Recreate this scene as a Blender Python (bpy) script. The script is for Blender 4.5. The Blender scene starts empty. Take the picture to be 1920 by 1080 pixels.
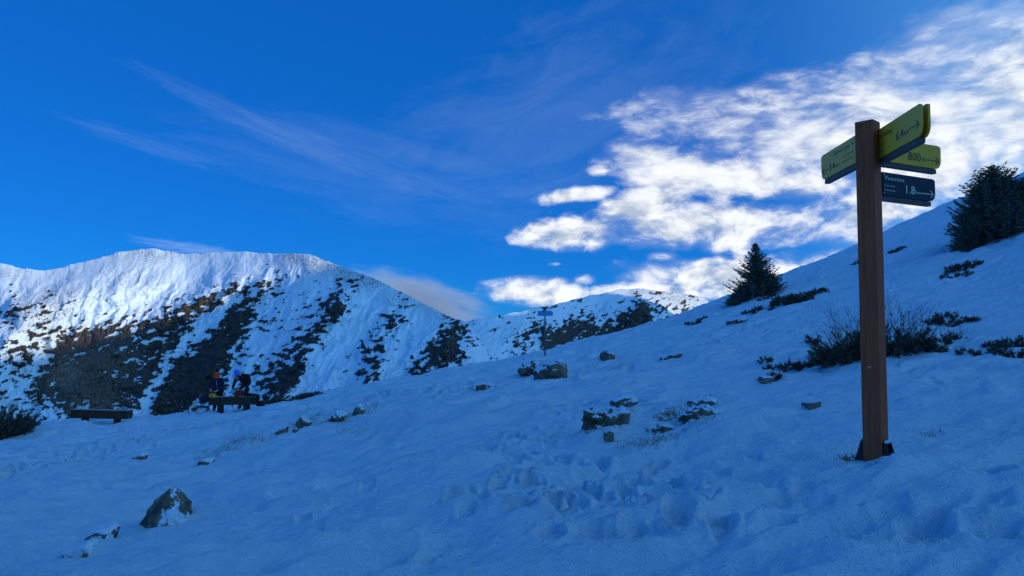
import bpy, bmesh, math, random
import numpy as np
from mathutils import Vector, Matrix

# ------------------------------------------------------------------ camera, sky, sun, exposure
SC = bpy.context.scene
COL = SC.collection
R = math.radians
FPX = 1478.0                       # focal length in pixels of a 1920 px wide picture
PITCH = math.atan(85.0 / FPX)
EYE = Vector((0.0, 0.0, 1.65))
cam_d = bpy.data.cameras.new('camera')
cam_d.sensor_width = 36.0
cam_d.lens = FPX / 1920.0 * 36.0
cam_d.clip_start = 0.05
cam_d.clip_end = 60000.0
cam = bpy.data.objects.new('camera', cam_d)
cam.location = EYE
cam.rotation_euler = (R(90) + PITCH, 0, 0)
COL.objects.link(cam)
SC.camera = cam

SUN_AZ, SUN_EL = 104.0, 18.5       # degrees from the view direction (+Y) towards the right (+X)
SUN_DIR = Vector((math.sin(R(SUN_AZ)) * math.cos(R(SUN_EL)),
                  math.cos(R(SUN_AZ)) * math.cos(R(SUN_EL)), math.sin(R(SUN_EL))))
sun_d = bpy.data.lights.new('sun', 'SUN')
sun_d.energy = 2.3
sun_d.angle = R(0.5)
sun_d.color = (1.0, 0.86, 0.68)
sun = bpy.data.objects.new('sun', sun_d)
sun.rotation_euler = (-SUN_DIR).to_track_quat('-Z', 'Y').to_euler()
sun.location = (60, -20, 60)
COL.objects.link(sun)

vs = SC.view_settings
SC.display_settings.display_device = 'sRGB'
vs.view_transform = 'Standard'
vs.look = 'None'
vs.exposure = 0.37
vs.gamma = 1.0
SC.cycles.use_denoising = True
SC.cycles.max_bounces = 5
SC.cycles.diffuse_bounces = 2
SC.cycles.adaptive_threshold = 0.02
SC.cycles.volume_bounces = 1
SC.cycles.volume_step_rate = 1.0
SC.cycles.volume_max_steps = 128

CT, ST = math.cos(PITCH), math.sin(PITCH)


def ray(px, py):
    """direction through a point of the picture, scaled so that its forward (Y) part is 1"""
    cx, cy = (px - 960.0) / FPX, (540.0 - py) / FPX
    k = CT - cy * ST
    return cx / k, (ST + cy * CT) / k


def azel(px, py):
    x, z = ray(px, py)
    return math.atan2(x, 1.0), math.atan2(z, math.hypot(x, 1.0))


# ---- world: Nishita sky plus a broken cloud deck, all by direction
W = bpy.data.worlds.new('World')
SC.world = W
W.use_nodes = True
WT = W.node_tree
WT.nodes.clear()


class NB:
    """small helper to write node expressions"""

    def __init__(self, tree):
        self.t = tree

    def _in(self, sock, v):
        if v is None:
            return
        if isinstance(v, bpy.types.NodeSocket):
            self.t.links.new(v, sock)
        else:
            sock.default_value = v

    def m(self, op, a, b=None, c=None, clamp=False):
        n = self.t.nodes.new('ShaderNodeMath')
        n.operation = op
        n.use_clamp = clamp
        self._in(n.inputs[0], a)
        self._in(n.inputs[1], b)
        self._in(n.inputs[2], c)
        return n.outputs[0]

    def add(self, a, b): return self.m('ADD', a, b)
    def sub(self, a, b): return self.m('SUBTRACT', a, b)
    def mul(self, a, b): return self.m('MULTIPLY', a, b)
    def madd(self, a, b, c): return self.m('MULTIPLY_ADD', a, b, c)
    def mx(self, a, b): return self.m('MAXIMUM', a, b)
    def mn(self, a, b): return self.m('MINIMUM', a, b)

    def ss(self, v, lo, hi, a=0.0, b=1.0, mode='SMOOTHSTEP'):
        n = self.t.nodes.new('ShaderNodeMapRange')
        n.interpolation_type = mode
        self._in(n.inputs['Value'], v)
        self._in(n.inputs['From Min'], lo)
        self._in(n.inputs['From Max'], hi)
        self._in(n.inputs['To Min'], a)
        self._in(n.inputs['To Max'], b)
        return n.outputs['Result']

    def xyz(self, x, y, z=0.0):
        n = self.t.nodes.new('ShaderNodeCombineXYZ')
        self._in(n.inputs[0], x)
        self._in(n.inputs[1], y)
        self._in(n.inputs[2], z)
        return n.outputs[0]

    def sep(self, v):
        n = self.t.nodes.new('ShaderNodeSeparateXYZ')
        self._in(n.inputs[0], v)
        return n.outputs

    def vm(self, op, a, b=None):
        n = self.t.nodes.new('ShaderNodeVectorMath')
        n.operation = op
        self._in(n.inputs[0], a)
        if b is not None:
            self._in(n.inputs[3] if op == 'SCALE' else n.inputs[1], b)
        return n.outputs[0]

    def noise(self, vec, scale, detail=4.0, rough=0.5, dist=0.0, lac=2.0, color=False, ntype=None):
        n = self.t.nodes.new('ShaderNodeTexNoise')
        if ntype:
            n.noise_type = ntype
        if vec is not None:
            self._in(n.inputs['Vector'], vec)
        self._in(n.inputs['Scale'], scale)
        self._in(n.inputs['Detail'], detail)
        self._in(n.inputs['Roughness'], rough)
        self._in(n.inputs['Lacunarity'], lac)
        self._in(n.inputs['Distortion'], dist)
        return n.outputs['Color' if color else 'Fac']

    def mix(self, f, a, b, mode='MIX', clamp=True):
        n = self.t.nodes.new('ShaderNodeMix')
        n.data_type = 'RGBA'
        n.blend_type = mode
        n.clamp_factor = clamp
        self._in(n.inputs[0], f)
        self._in(n.inputs[6], a)
        self._in(n.inputs[7], b)
        return n.outputs[2]


g = NB(WT)
sky = WT.nodes.new('ShaderNodeTexSky')
sky.sky_type = 'NISHITA'
sky.sun_disc = False
sky.sun_elevation = R(SUN_EL)
sky.sun_rotation = R(SUN_AZ)
sky.altitude = 3000.0
sky.air_density = 1.0
sky.dust_density = 0.0
sky.ozone_density = 2.0
tc = WT.nodes.new('ShaderNodeTexCoord')
D = tc.outputs['Generated']
dx, dy, dz = g.sep(D)[:3]
az = g.m('ARCTAN2', dx, dy)
el = g.m('ARCSINE', dz)
kk = g.m('DIVIDE', 1.0, g.add(g.mx(dz, 0.0), 0.16))
# sky in two steps: saturate the Nishita blue as the camera did, hold the horizon down
gm = WT.nodes.new('ShaderNodeGamma')
WT.links.new(sky.outputs[0], gm.inputs[0])
gm.inputs[1].default_value = SKY_GAMMA = 1.0
skyc = g.mix(1.0, gm.outputs[0], (0.06, 0.66, 1.50, 1), 'MULTIPLY')
skyc = g.mix(0.66, skyc, (0.02, 0.92, 3.95, 1))       # high, dry mountain air: an even deep blue

# paler, brighter sky round the sun
sd = WT.nodes.new('ShaderNodeVectorMath')
sd.operation = 'DOT_PRODUCT'
WT.links.new(D, sd.inputs[0])
sd.inputs[1].default_value = SUN_DIR
near_sun = g.ss(sd.outputs['Value'], 0.05, 1.0)
skyc = g.mix(near_sun, skyc, g.mix(1.0, sky.outputs[0], (1.8, 2.9, 2.85, 1), 'MULTIPLY'))

# where clouds stand: soft patches in azimuth and elevation (radians)
PATCH = [  # px, py, half width, half height, tilt (deg, + = rising to the right), weight
    (1880, 170, 300, 170, 24, 1.15), (1620, 190, 330, 70, 17, .95), (1400, 205, 200, 55, 2, .72),
    (1265, 185, 60, 40, 0, .5), (1560, 275, 160, 42, 5, .75), (1760, 310, 170, 80, 0, .95),
    (1205, 292, 70, 30, -14, 1.0), (1330, 325, 190, 42, -9, 1.0), (1500, 345, 120, 34, 0, .85), (1210, 388, 90, 34, 12, 1.0),
    (1075, 441, 115, 32, 0, 1.15), (1330, 425, 270, 46, 0, 1.15), (1600, 410, 130, 50, 0, .8),
    (1070, 366, 72, 15, 5, 1.0), (1122, 320, 24, 11, 0, .8),
    (1240, 482, 34, 12, 0, .9), (1330, 522, 180, 38, -4, 1.15), (1240, 545, 120, 24, 0, 1.1), (1530, 495, 80, 22, 14, .9), (1480, 500, 50, 28, 0, .6),
    (1000, 546, 96, 30, 0, 1.3), (1095, 524, 22, 10, 0, .65), (1038, 495, 16, 4, 0, .8), 
    (1815, 12, 60, 20, 14, .8),
    (2250, 300, 420, 300, 0, .95), (2700, 360, 500, 300, 0, .9),
]
cov = None
for (px, py, rx, ry, rot, wt) in PATCH:
    a0, e0 = azel(min(px, 1900), py)
    if px > 1900:
        a0 += (px - 1900) / FPX * 0.8
    c, s = math.cos(R(rot)), math.sin(R(rot))
    kx, ky = FPX / rx, FPX / ry
    ua, ue = g.sub(az, a0), g.sub(el, e0)
    u = g.madd(ua, c * kx, g.mul(ue, s * kx))
    v = g.madd(ue, c * ky, g.mul(ua, -s * ky))
    q = g.madd(u, u, g.mul(v, v))
    val = g.madd(q, -0.85 * wt, wt)
    cov = val if cov is None else g.m('SMOOTH_MAX', cov, val, 0.06)
cov = g.mx(cov, -1.2)
# cloud texture in a flat layer overhead, warped
P = g.xyz(g.mul(dx, kk), g.mul(dy, kk), 0.0)
P = g.vm('ADD', P, (3.7, 1.3, 0.0))


def cloud_field(vec):
    warp = g.vm('SCALE', g.vm('SUBTRACT', g.noise(vec, 2.6, 3.0, 0.55, color=True), (0.5, 0.5, 0.5)), 0.22)
    v2 = g.vm('ADD', vec, warp)
    big = g.noise(v2, 2.9, 2.0, 0.5)
    small = g.noise(v2, 11.0, 6.0, 0.58)
    return g.add(g.mul(big, 0.58), g.mul(small, 0.42))


ang = g.xyz(g.mul(az, 1.0), g.mul(el, 1.6), 0.35)     # puffs near the horizon, seen side on
ang2 = g.vm('ADD', ang, (0.010, 0.026, 0.0))
mixw = g.ss(el, 0.14, 0.30)


def field(v_ang, v_pl):
    a = cloud_field(g.vm('SCALE', v_ang, 2.6))
    b = cloud_field(v_pl)
    return g.add(g.mul(a, g.sub(1.0, mixw)), g.mul(b, mixw))


f1 = field(ang, P)
f2 = field(ang2, g.vm('ADD', P, (0.03, -0.05, 0.0)))
d1 = g.add(cov, g.mul(g.sub(f1, 0.505), 5.6))
d2 = g.add(cov, g.mul(g.sub(f2, 0.505), 5.6))
alpha = g.ss(d1, -0.08, g.madd(mixw, 0.65, 0.98))
soft = g.mul(g.ss(g.add(cov, g.mul(g.sub(f1, 0.5), 3.0)), -0.2, 1.3), 0.45)   # thin veil round the clouds
alpha = g.mx(alpha, soft)
shade = g.ss(g.sub(d1, d2), -0.75, 0.35)
thick = g.ss(d1, 0.9, 2.6)
shade = g.m('SUBTRACT', shade, g.mul(thick, 0.15), clamp=True)
ccol = g.mix(shade, (3.7, 4.4, 5.4, 1), (7.9, 8.1, 8.2, 1))
base = g.mix(g.mul(alpha, 0.94), skyc, ccol)
# thin cirrus streaks
CIR = [(290, 275, 130, 15, -13, .060), (440, 215, 170, 18, -21, .045), (640, 295, 190, 26, -17, .042), (360, 466, 90, 10, -6, .20),
       (720, 330, 330, 90, -10, .04), (1080, 200, 330, 150, 20, .06)]
cir = None
for (px, py, rx, ry, rot, wt) in CIR:
    a0, e0 = azel(px, py)
    c, s = math.cos(R(rot)), math.sin(R(rot))
    ua, ue = g.sub(az, a0), g.sub(el, e0)
    u = g.madd(ua, c * FPX / rx, g.mul(ue, s * FPX / rx))
    v = g.madd(ue, c * FPX / ry, g.mul(ua, -s * FPX / ry))
    nz = g.noise(g.xyz(g.mul(u, 1.0), g.mul(v, 1.3), px * 0.013), 1.5, 6.0, 0.65, 0.8)
    q = g.add(g.madd(u, u, g.mul(v, v)), g.mul(g.sub(nz, 0.5), 4.5))
    val = g.mul(g.ss(q, 1.6, -0.9), wt)
    cir = val if cir is None else g.add(cir, val)
base = g.mix(cir, base, (6.0, 7.2, 8.6, 1))
bg = WT.nodes.new('ShaderNodeBackground')
WT.links.new(base, bg.inputs[0])
bg.inputs[1].default_value = 0.1
wo = WT.nodes.new('ShaderNodeOutputWorld')
WT.links.new(bg.outputs[0], wo.inputs[0])
W.cycles.sampling_method = 'MANUAL'
W.cycles.sample_map_resolution = 1024


# ------------------------------------------------------------------ numpy noise
def _hash(ix, iy, seed):
    h = (ix.astype(np.int64) * 374761393 + iy.astype(np.int64) * 668265263 + seed * 974711) & 0xffffffff
    h = ((h ^ (h >> 13)) * 1274126177) & 0xffffffff
    return (h ^ (h >> 16)) & 0xffffffff


def perlin(x, y, seed=0):
    x0, y0 = np.floor(x), np.floor(y)
    fx, fy = x - x0, y - y0
    ux = fx * fx * fx * (fx * (fx * 6 - 15) + 10)
    uy = fy * fy * fy * (fy * (fy * 6 - 15) + 10)
    out = 0.0
    for i in (0, 1):
        for j in (0, 1):
            a = _hash(x0 + i, y0 + j, seed) * (2 * np.pi / 4294967296.0)
            d = np.cos(a) * (fx - i) + np.sin(a) * (fy - j)
            out = out + d * (ux if i else 1 - ux) * (uy if j else 1 - uy)
    return out * 1.45


def fbm(x, y, octs=4, seed=0, gain=0.5, lac=2.03):
    s, a = 0.0, 1.0
    for k in range(octs):
        s = s + a * perlin(x * lac ** k + 17.3 * k, y * lac ** k - 9.1 * k, seed + k)
        a *= gain
    return s


def ridged(x, y, octs=4, seed=0, gain=0.5):
    s, a = 0.0, 1.0
    for k in range(octs):
        s = s + a * (1 - 2 * np.abs(perlin(x * 2.03 ** k, y * 2.03 ** k, seed + k)))
        a *= gain
    return s


def sstep(v, lo, hi):
    t = np.clip((v - lo) / (hi - lo), 0, 1)
    return t * t * (3 - 2 * t)


def poly_dist(x, y, pts):
    """distance to a polyline and the running parameter 0..1 along it"""
    best = np.full(np.shape(x), 1e9)
    par = np.zeros(np.shape(x))
    pts = np.array(pts, float)
    seg = np.hypot(*(pts[1:] - pts[:-1]).T)
    cum = np.concatenate([[0], np.cumsum(seg)]) / seg.sum()
    for i in range(len(seg)):
        ax, ay = pts[i]
        bx, by = pts[i + 1]
        vx, vy = bx - ax, by - ay
        t = np.clip(((x - ax) * vx + (y - ay) * vy) / (vx * vx + vy * vy), 0, 1)
        dd = np.hypot(x - ax - t * vx, y - ay - t * vy)
        w = dd < best
        best = np.where(w, dd, best)
        par = np.where(w, cum[i] + t * (cum[i + 1] - cum[i]), par)
    return best, par


# ------------------------------------------------------------------ materials
MATS = {}


def new_mat(name):
    m = bpy.data.materials.new(name)
    m.use_nodes = True
    t = m.node_tree
    bs = t.nodes['Principled BSDF']
    MATS[name] = m
    return m, NB(t), bs


def bump(b, bs, h, strength=0.5, dist=0.01):
    n = b.t.nodes.new('ShaderNodeBump')
    n.inputs['Strength'].default_value = strength
    n.inputs['Distance'].default_value = dist
    b.t.links.new(h, n.inputs['Height'])
    b.t.links.new(n.outputs[0], bs.inputs['Normal'])


def objcoord(b):
    n = b.t.nodes.new('ShaderNodeTexCoord')
    return n.outputs['Object']


def geomcoord(b):
    n = b.t.nodes.new('ShaderNodeNewGeometry')
    return n.outputs['Position']


def attr(b, name):
    n = b.t.nodes.new('ShaderNodeAttribute')
    n.attribute_name = name
    return n


def simple_mat(name, col, rough=0.7, var=0.25, scale=8.0, bump_s=0.2, spec=0.3, metal=0.0):
    m, b, bs = new_mat(name)
    oc = objcoord(b)
    n = b.noise(oc, scale, 5.0, 0.6)
    f = b.ss(n, 0.3, 0.7, 1 - var, 1 + var, 'LINEAR')
    cc = b.vm('SCALE', col[:3], f)
    b.t.links.new(cc, bs.inputs['Base Color'])
    bs.inputs['Roughness'].default_value = rough
    bs.inputs['Specular IOR Level'].default_value = spec
    bs.inputs['Metallic'].default_value = metal
    if bump_s:
        bump(b, bs, b.noise(oc, scale * 4, 4.0, 0.6), bump_s, 0.01)
    return m


# snow of the near slope: white with fine crystal relief, a little dirt attribute for thin places
m, b, bs = new_mat('snow')
gp = geomcoord(b)
n1 = b.noise(gp, 1.3, 4.0, 0.55)
n2 = b.noise(gp, 14.0, 5.0, 0.65)
n3 = b.noise(gp, 90.0, 3.0, 0.6)
thin = attr(b, 'thin').outputs['Fac']
grass = b.mix(n2, (0.10, 0.085, 0.05, 1), (0.30, 0.25, 0.15, 1))
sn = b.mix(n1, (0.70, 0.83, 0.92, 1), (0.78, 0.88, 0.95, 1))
tm = b.ss(b.add(thin, b.mul(b.sub(n2, 0.5), 1.4)), 0.45, 0.70)
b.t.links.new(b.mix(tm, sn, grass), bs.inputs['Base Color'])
bs.inputs['Roughness'].default_value = 0.72
bs.inputs['Specular IOR Level'].default_value = 0.22
n4 = b.noise(b.vm('MULTIPLY', gp, (0.55, 2.3, 1.0)), 1.9, 5.0, 0.6)      # wind-drawn crust lines
bump(b, bs, b.add(b.mul(n4, 3.4), b.add(b.mul(n2, 0.8), b.mul(n3, 0.45))), 1.0, 0.042)

# far mountain: snow over rock, mask computed with the shape
m, b, bs = new_mat('mountain_ground')
gp = geomcoord(b)
rk = attr(b, 'rock').outputs['Fac']
br = attr(b, 'warm').outputs['Fac']
fine = b.noise(gp, 0.16, 5.0, 0.62)
fine2 = b.noise(gp, 0.05, 4.0, 0.6)
rf = b.ss(b.add(rk, b.mul(b.sub(fine, 0.5), 0.62)), 0.44, 0.56)
rock = b.mix(b.ss(b.noise(gp, 0.11, 6.0, 0.7), .3, .7), (0.022, 0.021, 0.022, 1), (0.095, 0.080, 0.066, 1))
rock = b.mix(b.mul(br, b.ss(fine, 0.35, 0.7, 0.5, 1.0)), rock, (0.30, 0.20, 0.145, 1))
grs = attr(b, 'grass').outputs['Fac']
gmask = b.mul(grs, b.ss(b.noise(gp, 0.22, 4.0, 0.7), 0.40, 0.62))
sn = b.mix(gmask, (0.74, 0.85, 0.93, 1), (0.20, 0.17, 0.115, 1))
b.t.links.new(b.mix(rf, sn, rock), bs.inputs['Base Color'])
bs.inputs['Roughness'].default_value = 0.85
bs.inputs['Specular IOR Level'].default_value = 0.15
bump(b, bs, b.mul(b.add(fine, b.mul(fine2, 2.0)), b.ss(rf, 0.0, 1.0, 0.25, 1.0)), 0.55, 3.0)


# ------------------------------------------------------------------ helpers for objects
def tag(o, label=None, cat=None, group=None, kind=None):
    if label: o['label'] = label
    if cat: o['category'] = cat
    if group: o['group'] = group
    if kind: o['kind'] = kind
    return o


def link(name, me, mat=None, parent=None, loc=None, rot=None):
    o = bpy.data.objects.new(name, me)
    COL.objects.link(o)
    if mat is not None and me is not None:
        mats = mat if isinstance(mat, (list, tuple)) else [mat]
        if not me.materials:
            for x in mats:
                me.materials.append(MATS[x] if isinstance(x, str) else x)
    if parent: o.parent = parent
    if loc is not None: o.location = loc
    if rot is not None: o.rotation_euler = rot
    return o


def np_mesh(name, V, F, smooth=True, attrs=None, mat_idx=None):
    me = bpy.data.meshes.new(name)
    V = np.asarray(V, np.float32)
    F = np.asarray(F, np.int32)
    k = F.shape[1]
    me.vertices.add(len(V))
    me.vertices.foreach_set('co', V.ravel())
    me.loops.add(F.size)
    me.loops.foreach_set('vertex_index', F.ravel())
    me.polygons.add(len(F))
    me.polygons.foreach_set('loop_start', np.arange(0, F.size, k, dtype=np.int32))
    me.polygons.foreach_set('loop_total', np.full(len(F), k, np.int32))
    me.polygons.foreach_set('use_smooth', np.full(len(F), smooth, bool))
    if mat_idx is not None:
        me.polygons.foreach_set('material_index', np.asarray(mat_idx, np.int32))
    for kname, arr in (attrs or {}).items():
        a = me.attributes.new(kname, 'FLOAT', 'POINT')
        a.data.foreach_set('value', np.asarray(arr, np.float32))
    me.update(calc_edges=True)
    me.validate()
    return me


def grid_faces(nr, nc, wrap=False):
    i = np.arange(nr - 1)[:, None] * nc
    j = np.arange(nc if wrap else nc - 1)[None, :]
    j2 = (j + 1) % nc
    return np.stack([i + j, i + j2, i + nc + j2, i + nc + j], -1).reshape(-1, 4)


# ------------------------------------------------------------------ near slope
CTRL = []          # x, y, z


def cp(px, py, Y):
    x, z = ray(px, py)
    CTRL.append((x * Y, Y, EYE.z + z * Y))


def cpol(azd, r, z):
    CTRL.append((r * math.sin(R(azd)), r * math.cos(R(azd)), z))


for row in [
    (0, (1080, 7.2), (985, 10.5), (945, 13.5), (900, 18), (850, 25), (818, 31), (800, 36)),
    (150, (793, 34),), (310, (1080, 6.5), (985, 10.5), (905, 15.5), (860, 21), (803, 30.5), (786, 34)),
    (480, (768, 35),), (640, (1080, 5.9), (940, 9.5), (850, 14.5), (800, 20), (760, 29), (736, 38)),
    (800, (710, 41),), (960, (1080, 5.3), (900, 8.6), (800, 13), (740, 20), (700, 31), (679, 44)),
    (1100, (646, 47),), (1190, (625, 50),), (1280, (1080, 4.8), (900, 7.3), (780, 11.3), (700, 18), (640, 30), (601, 52)),
    (1340, (573, 52),), (1400, (548, 52),), (1480, (514, 52),), (1560, (483, 51),),
    (1640, (1080, 4.3), (875, 5.9), (780, 8.2), (690, 12.5), (600, 21), (520, 33), (447, 50)),
    (1750, (396, 50),), (1850, (355, 50),), (1920, (1080, 3.8), (850, 5.9), (700, 9.5), (600, 15), (500, 24), (430, 32), (326, 50)),
]:
    for (py, Y) in row[1:]:
        cp(row[0], py, Y)
cpol(0, 0, 0.0)
for a_, r_, z_ in [
    (90, 3, .45), (90, 10, 1.9), (90, 40, 14), (90, 100, 45), (90, 300, 140), (60, 10, 1.7), (60, 40, 13), (60, 100, 40), (60, 300, 110),
    (120, 3, .4), (120, 10, 1.8), (120, 40, 13), (120, 100, 42), (120, 300, 130), (150, 10, 1.0), (150, 40, 8), (150, 100, 25), (150, 300, 80),
    (180, 4, 0), (180, 12, 0), (180, 40, .5), (180, 120, 0), (180, 300, 0), (225, 6, -.5), (225, 20, -2), (225, 100, -15), (225, 300, -80),
    (270, 3, -.3), (270, 8, -.9), (270, 20, -2.4), (270, 60, -15), (270, 150, -60), (270, 300, -130),
    (315, 5, -.5), (315, 12, -1.3), (315, 30, -2.8), (315, 48, -7), (315, 100, -40), (315, 300, -140),
    (335, 60, -11), (335, 110, -45), (335, 300, -150), (345, 62, -11), (350, 120, -42), (0, 70, -7), (0, 130, -40), (0, 300, -140),
    (10, 75, -3.5), (12, 130, -30), (15, 300, -110), (20, 85, 2.0), (25, 140, -8), (25, 300, -60), (33, 85, 13), (33, 140, 8), (35, 300, -10),
    (42, 60, 17), (45, 110, 30), (45, 300, 45)]:
    cpol(a_, r_, z_)
CT_ = np.array(CTRL)


def qmap(x, y):
    r = np.hypot(x, y)
    l = np.log1p(r / 4.0)
    s = np.where(r > 1e-6, l / np.maximum(r, 1e-6), 0.25)
    return x * s, y * s


def _tps(d2):
    return d2 * np.log(d2 + 1e-9)


_qx, _qy = qmap(CT_[:, 0], CT_[:, 1])
_w = CT_[:, 2] / (np.hypot(CT_[:, 0], CT_[:, 1]) + 4.0)
_n = len(_qx)
_A = np.zeros((_n + 3, _n + 3))
_A[:_n, :_n] = _tps((_qx[:, None] - _qx) ** 2 + (_qy[:, None] - _qy) ** 2) + np.eye(_n) * 2e-4
_A[:_n, _n] = 1
_A[:_n, _n + 1] = _qx
_A[:_n, _n + 2] = _qy
_A[_n:, :_n] = _A[:_n, _n:].T
_S = np.linalg.solve(_A, np.concatenate([_w, [0, 0, 0]]))


def base_z(x, y):
    x, y = np.asarray(x, float), np.asarray(y, float)
    qx, qy = qmap(x, y)
    out = _S[_n] + _S[_n + 1] * qx + _S[_n + 2] * qy
    for i in range(_n):
        out = out + _S[i] * _tps((qx - _qx[i]) ** 2 + (qy - _qy[i]) ** 2)
    return out * (np.hypot(x, y) + 4.0)


_pxy = np.zeros((0, 2))


def hit(px, py, zf=None, rmax=70.0):
    """where the sight line through a picture point meets the near slope"""
    zf = zf or base_z
    x, z = ray(px, py)
    Y = np.exp(np.linspace(math.log(2.0), math.log(rmax), 900))
    gap = EYE.z + z * Y - zf(x * Y, Y)
    i = np.argmax(gap < 0)
    if gap[i] >= 0:
        i = int(np.argmin(gap))
        return Vector((x * Y[i], Y[i], float(zf(x * Y[i], Y[i]))))
    t = gap[i - 1] / (gap[i - 1] - gap[i]) if i else 0
    y = Y[i - 1] + t * (Y[i] - Y[i - 1]) if i else Y[0]
    return Vector((x * y, y, float(zf(x * y, y))))


def hit_line(pts):
    return [tuple(hit(a, c_)[:2]) for a, c_ in pts]


rng = np.random.default_rng(7)
# wind-packed banks that cross the slope
BANKS = [
    (hit_line([(-150, 962), (0, 945), (200, 922), (400, 890), (600, 850), (800, 812), (960, 786), (1060, 765)]), 0.20, 0.9, 0.10),
    (hit_line([(960, 786), (1120, 745), (1260, 700), (1420, 650), (1560, 614), (1700, 588), (1880, 560)]), 0.16, 0.8, 0.10),
    (hit_line([(-100, 1060), (150, 1040), (420, 1000), (640, 985), (800, 960)]), 0.07, 0.45, 0.03),
    (hit_line([(820, 1000), (960, 985), (1060, 1000)]), 0.05, 0.25, 0.0),
]


# footprints: x, y, heading, length, width, depth
FEET = []


def walk(pts, step, side, depth, size=0.30, jit=0.06, both=True):
    if size == .30:      # close to the camera: small, dense prints
        step, size, depth = step * .62, .25, depth * .85
    P_ = np.array(hit_line(pts))
    seg = np.hypot(*(P_[1:] - P_[:-1]).T)
    L = seg.sum()
    s, k = 0.0, 0
    while s < L:
        c_ = np.searchsorted(np.cumsum(seg), s)
        c_ = min(c_, len(seg) - 1)
        t = (s - (np.cumsum(seg)[c_] - seg[c_])) / seg[c_]
        p = P_[c_] + t * (P_[c_ + 1] - P_[c_])
        h = math.atan2(P_[c_ + 1][1] - P_[c_][1], P_[c_ + 1][0] - P_[c_][0])
        sg = 1 if k % 2 else -1
        p = p + sg * side * np.array([-math.sin(h), math.cos(h)]) + rng.normal(0, jit, 2)
        FEET.append((p[0], p[1], h + rng.normal(0, .2), size * rng.uniform(.85, 1.2), size * .42 * rng.uniform(.85, 1.3), depth * rng.uniform(.5, 1.25)))
        s += step * rng.uniform(.8, 1.2)
        k += 1


# trampled ground in front of the camera, reaching up towards the rocks
walk([(1230, 1078), (1150, 1010), (1060, 950), (980, 900), (930, 860), (980, 815)], .52, .15, .085)
walk([(1010, 1078), (1050, 1010), (1110, 950), (1190, 905), (1280, 870)], .55, .14, .08)
walk([(880, 960), (960, 990), (1060, 985), (1180, 985), (1300, 1020)], .46, .15, .09)
walk([(860, 985), (920, 940), (1010, 920), (1140, 930), (1260, 950)], .50, .14, .08)
walk([(1330, 1075), (1300, 1010), (1240, 960), (1150, 915), (1040, 885), (900, 880)], .56, .15, .07)
walk([(1180, 1040), (1120, 1050), (1060, 1060)], .5, .15, .08)
walk([(1400, 1075), (1440, 1000), (1500, 950), (1560, 915), (1600, 890)], .62, .14, .045)
walk([(1700, 1078), (1760, 1055), (1830, 1035), (1900, 1015)], .30, .05, .08)
walk([(1620, 1060), (1560, 1000), (1480, 950), (1380, 900), (1330, 860)], .66, .14, .04)
walk([(1780, 960), (1700, 930), (1640, 905)], .66, .14, .035)
walk([(600, 1040), (700, 960), (800, 905), (900, 870)], .8, .13, .04)
walk([(760, 1070), (830, 1010), (880, 960)], .66, .13, .05)
walk([(560, 1010), (640, 940), (760, 880), (900, 840), (1060, 815)], .9, .13, .04)
walk([(1060, 890), (1000, 850), (1040, 800), (1090, 760)], .62, .13, .045)
# the beaten path on the shelf
for off in (-14, -4, 6, 16):
    walk([(-60, 935 + off), (60, 885 + off), (200, 845 + off * .8), (340, 815 + off * .7), (520, 783 + off * .5), (680, 760 + off * .4), (840, 742 + off * .3)], .62, .15, .12, .38, .22)
for off in (-6, 0, 6):
    walk([(840, 745 + off), (1000, 728 + off), (1150, 700 + off), (1300, 655 + off), (1440, 610 + off)], .62, .15, .10, .38, .25)
for k in range(8):
    a0_, b0_ = rng.uniform(60, 420), rng.uniform(800, 815)
    walk([(a0_, b0_), (a0_ + rng.uniform(40, 160), b0_ - rng.uniform(6, 14))], .6, .16, .06, .34, .3)
walk([(1100, 690), (1250, 660), (1450, 605), (1700, 545), (1900, 500)], .7, .16, .05, .34, .3)
walk([(1620, 560), (1780, 520), (1900, 478)], .7, .2, .05, .34, .5)
walk([(1560, 700), (1700, 730), (1800, 725), (1920, 690)], .7, .15, .03)
FEET = np.array(FEET)

POST_XY = hit(1643, 873)
DIPS = [(POST_XY.x + .10, POST_XY.y + .05, .42, .07), (POST_XY.x + .35, POST_XY.y + .12, .30, .05)]   # wind scoops: x, y, radius, depth
for px, py, rr, dp in [(370, 962, .55, .12), (230, 985, .4, .06), (610, 1015, .5, .05), (430, 1040, .4, .04), (1095, 800, .25, .05), (860, 935, .3, .05), (660, 945, .35, .04), (770, 915, .3, .04)]:
    h_ = hit(px, py)
    DIPS.append((h_.x, h_.y, rr, dp))


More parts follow.
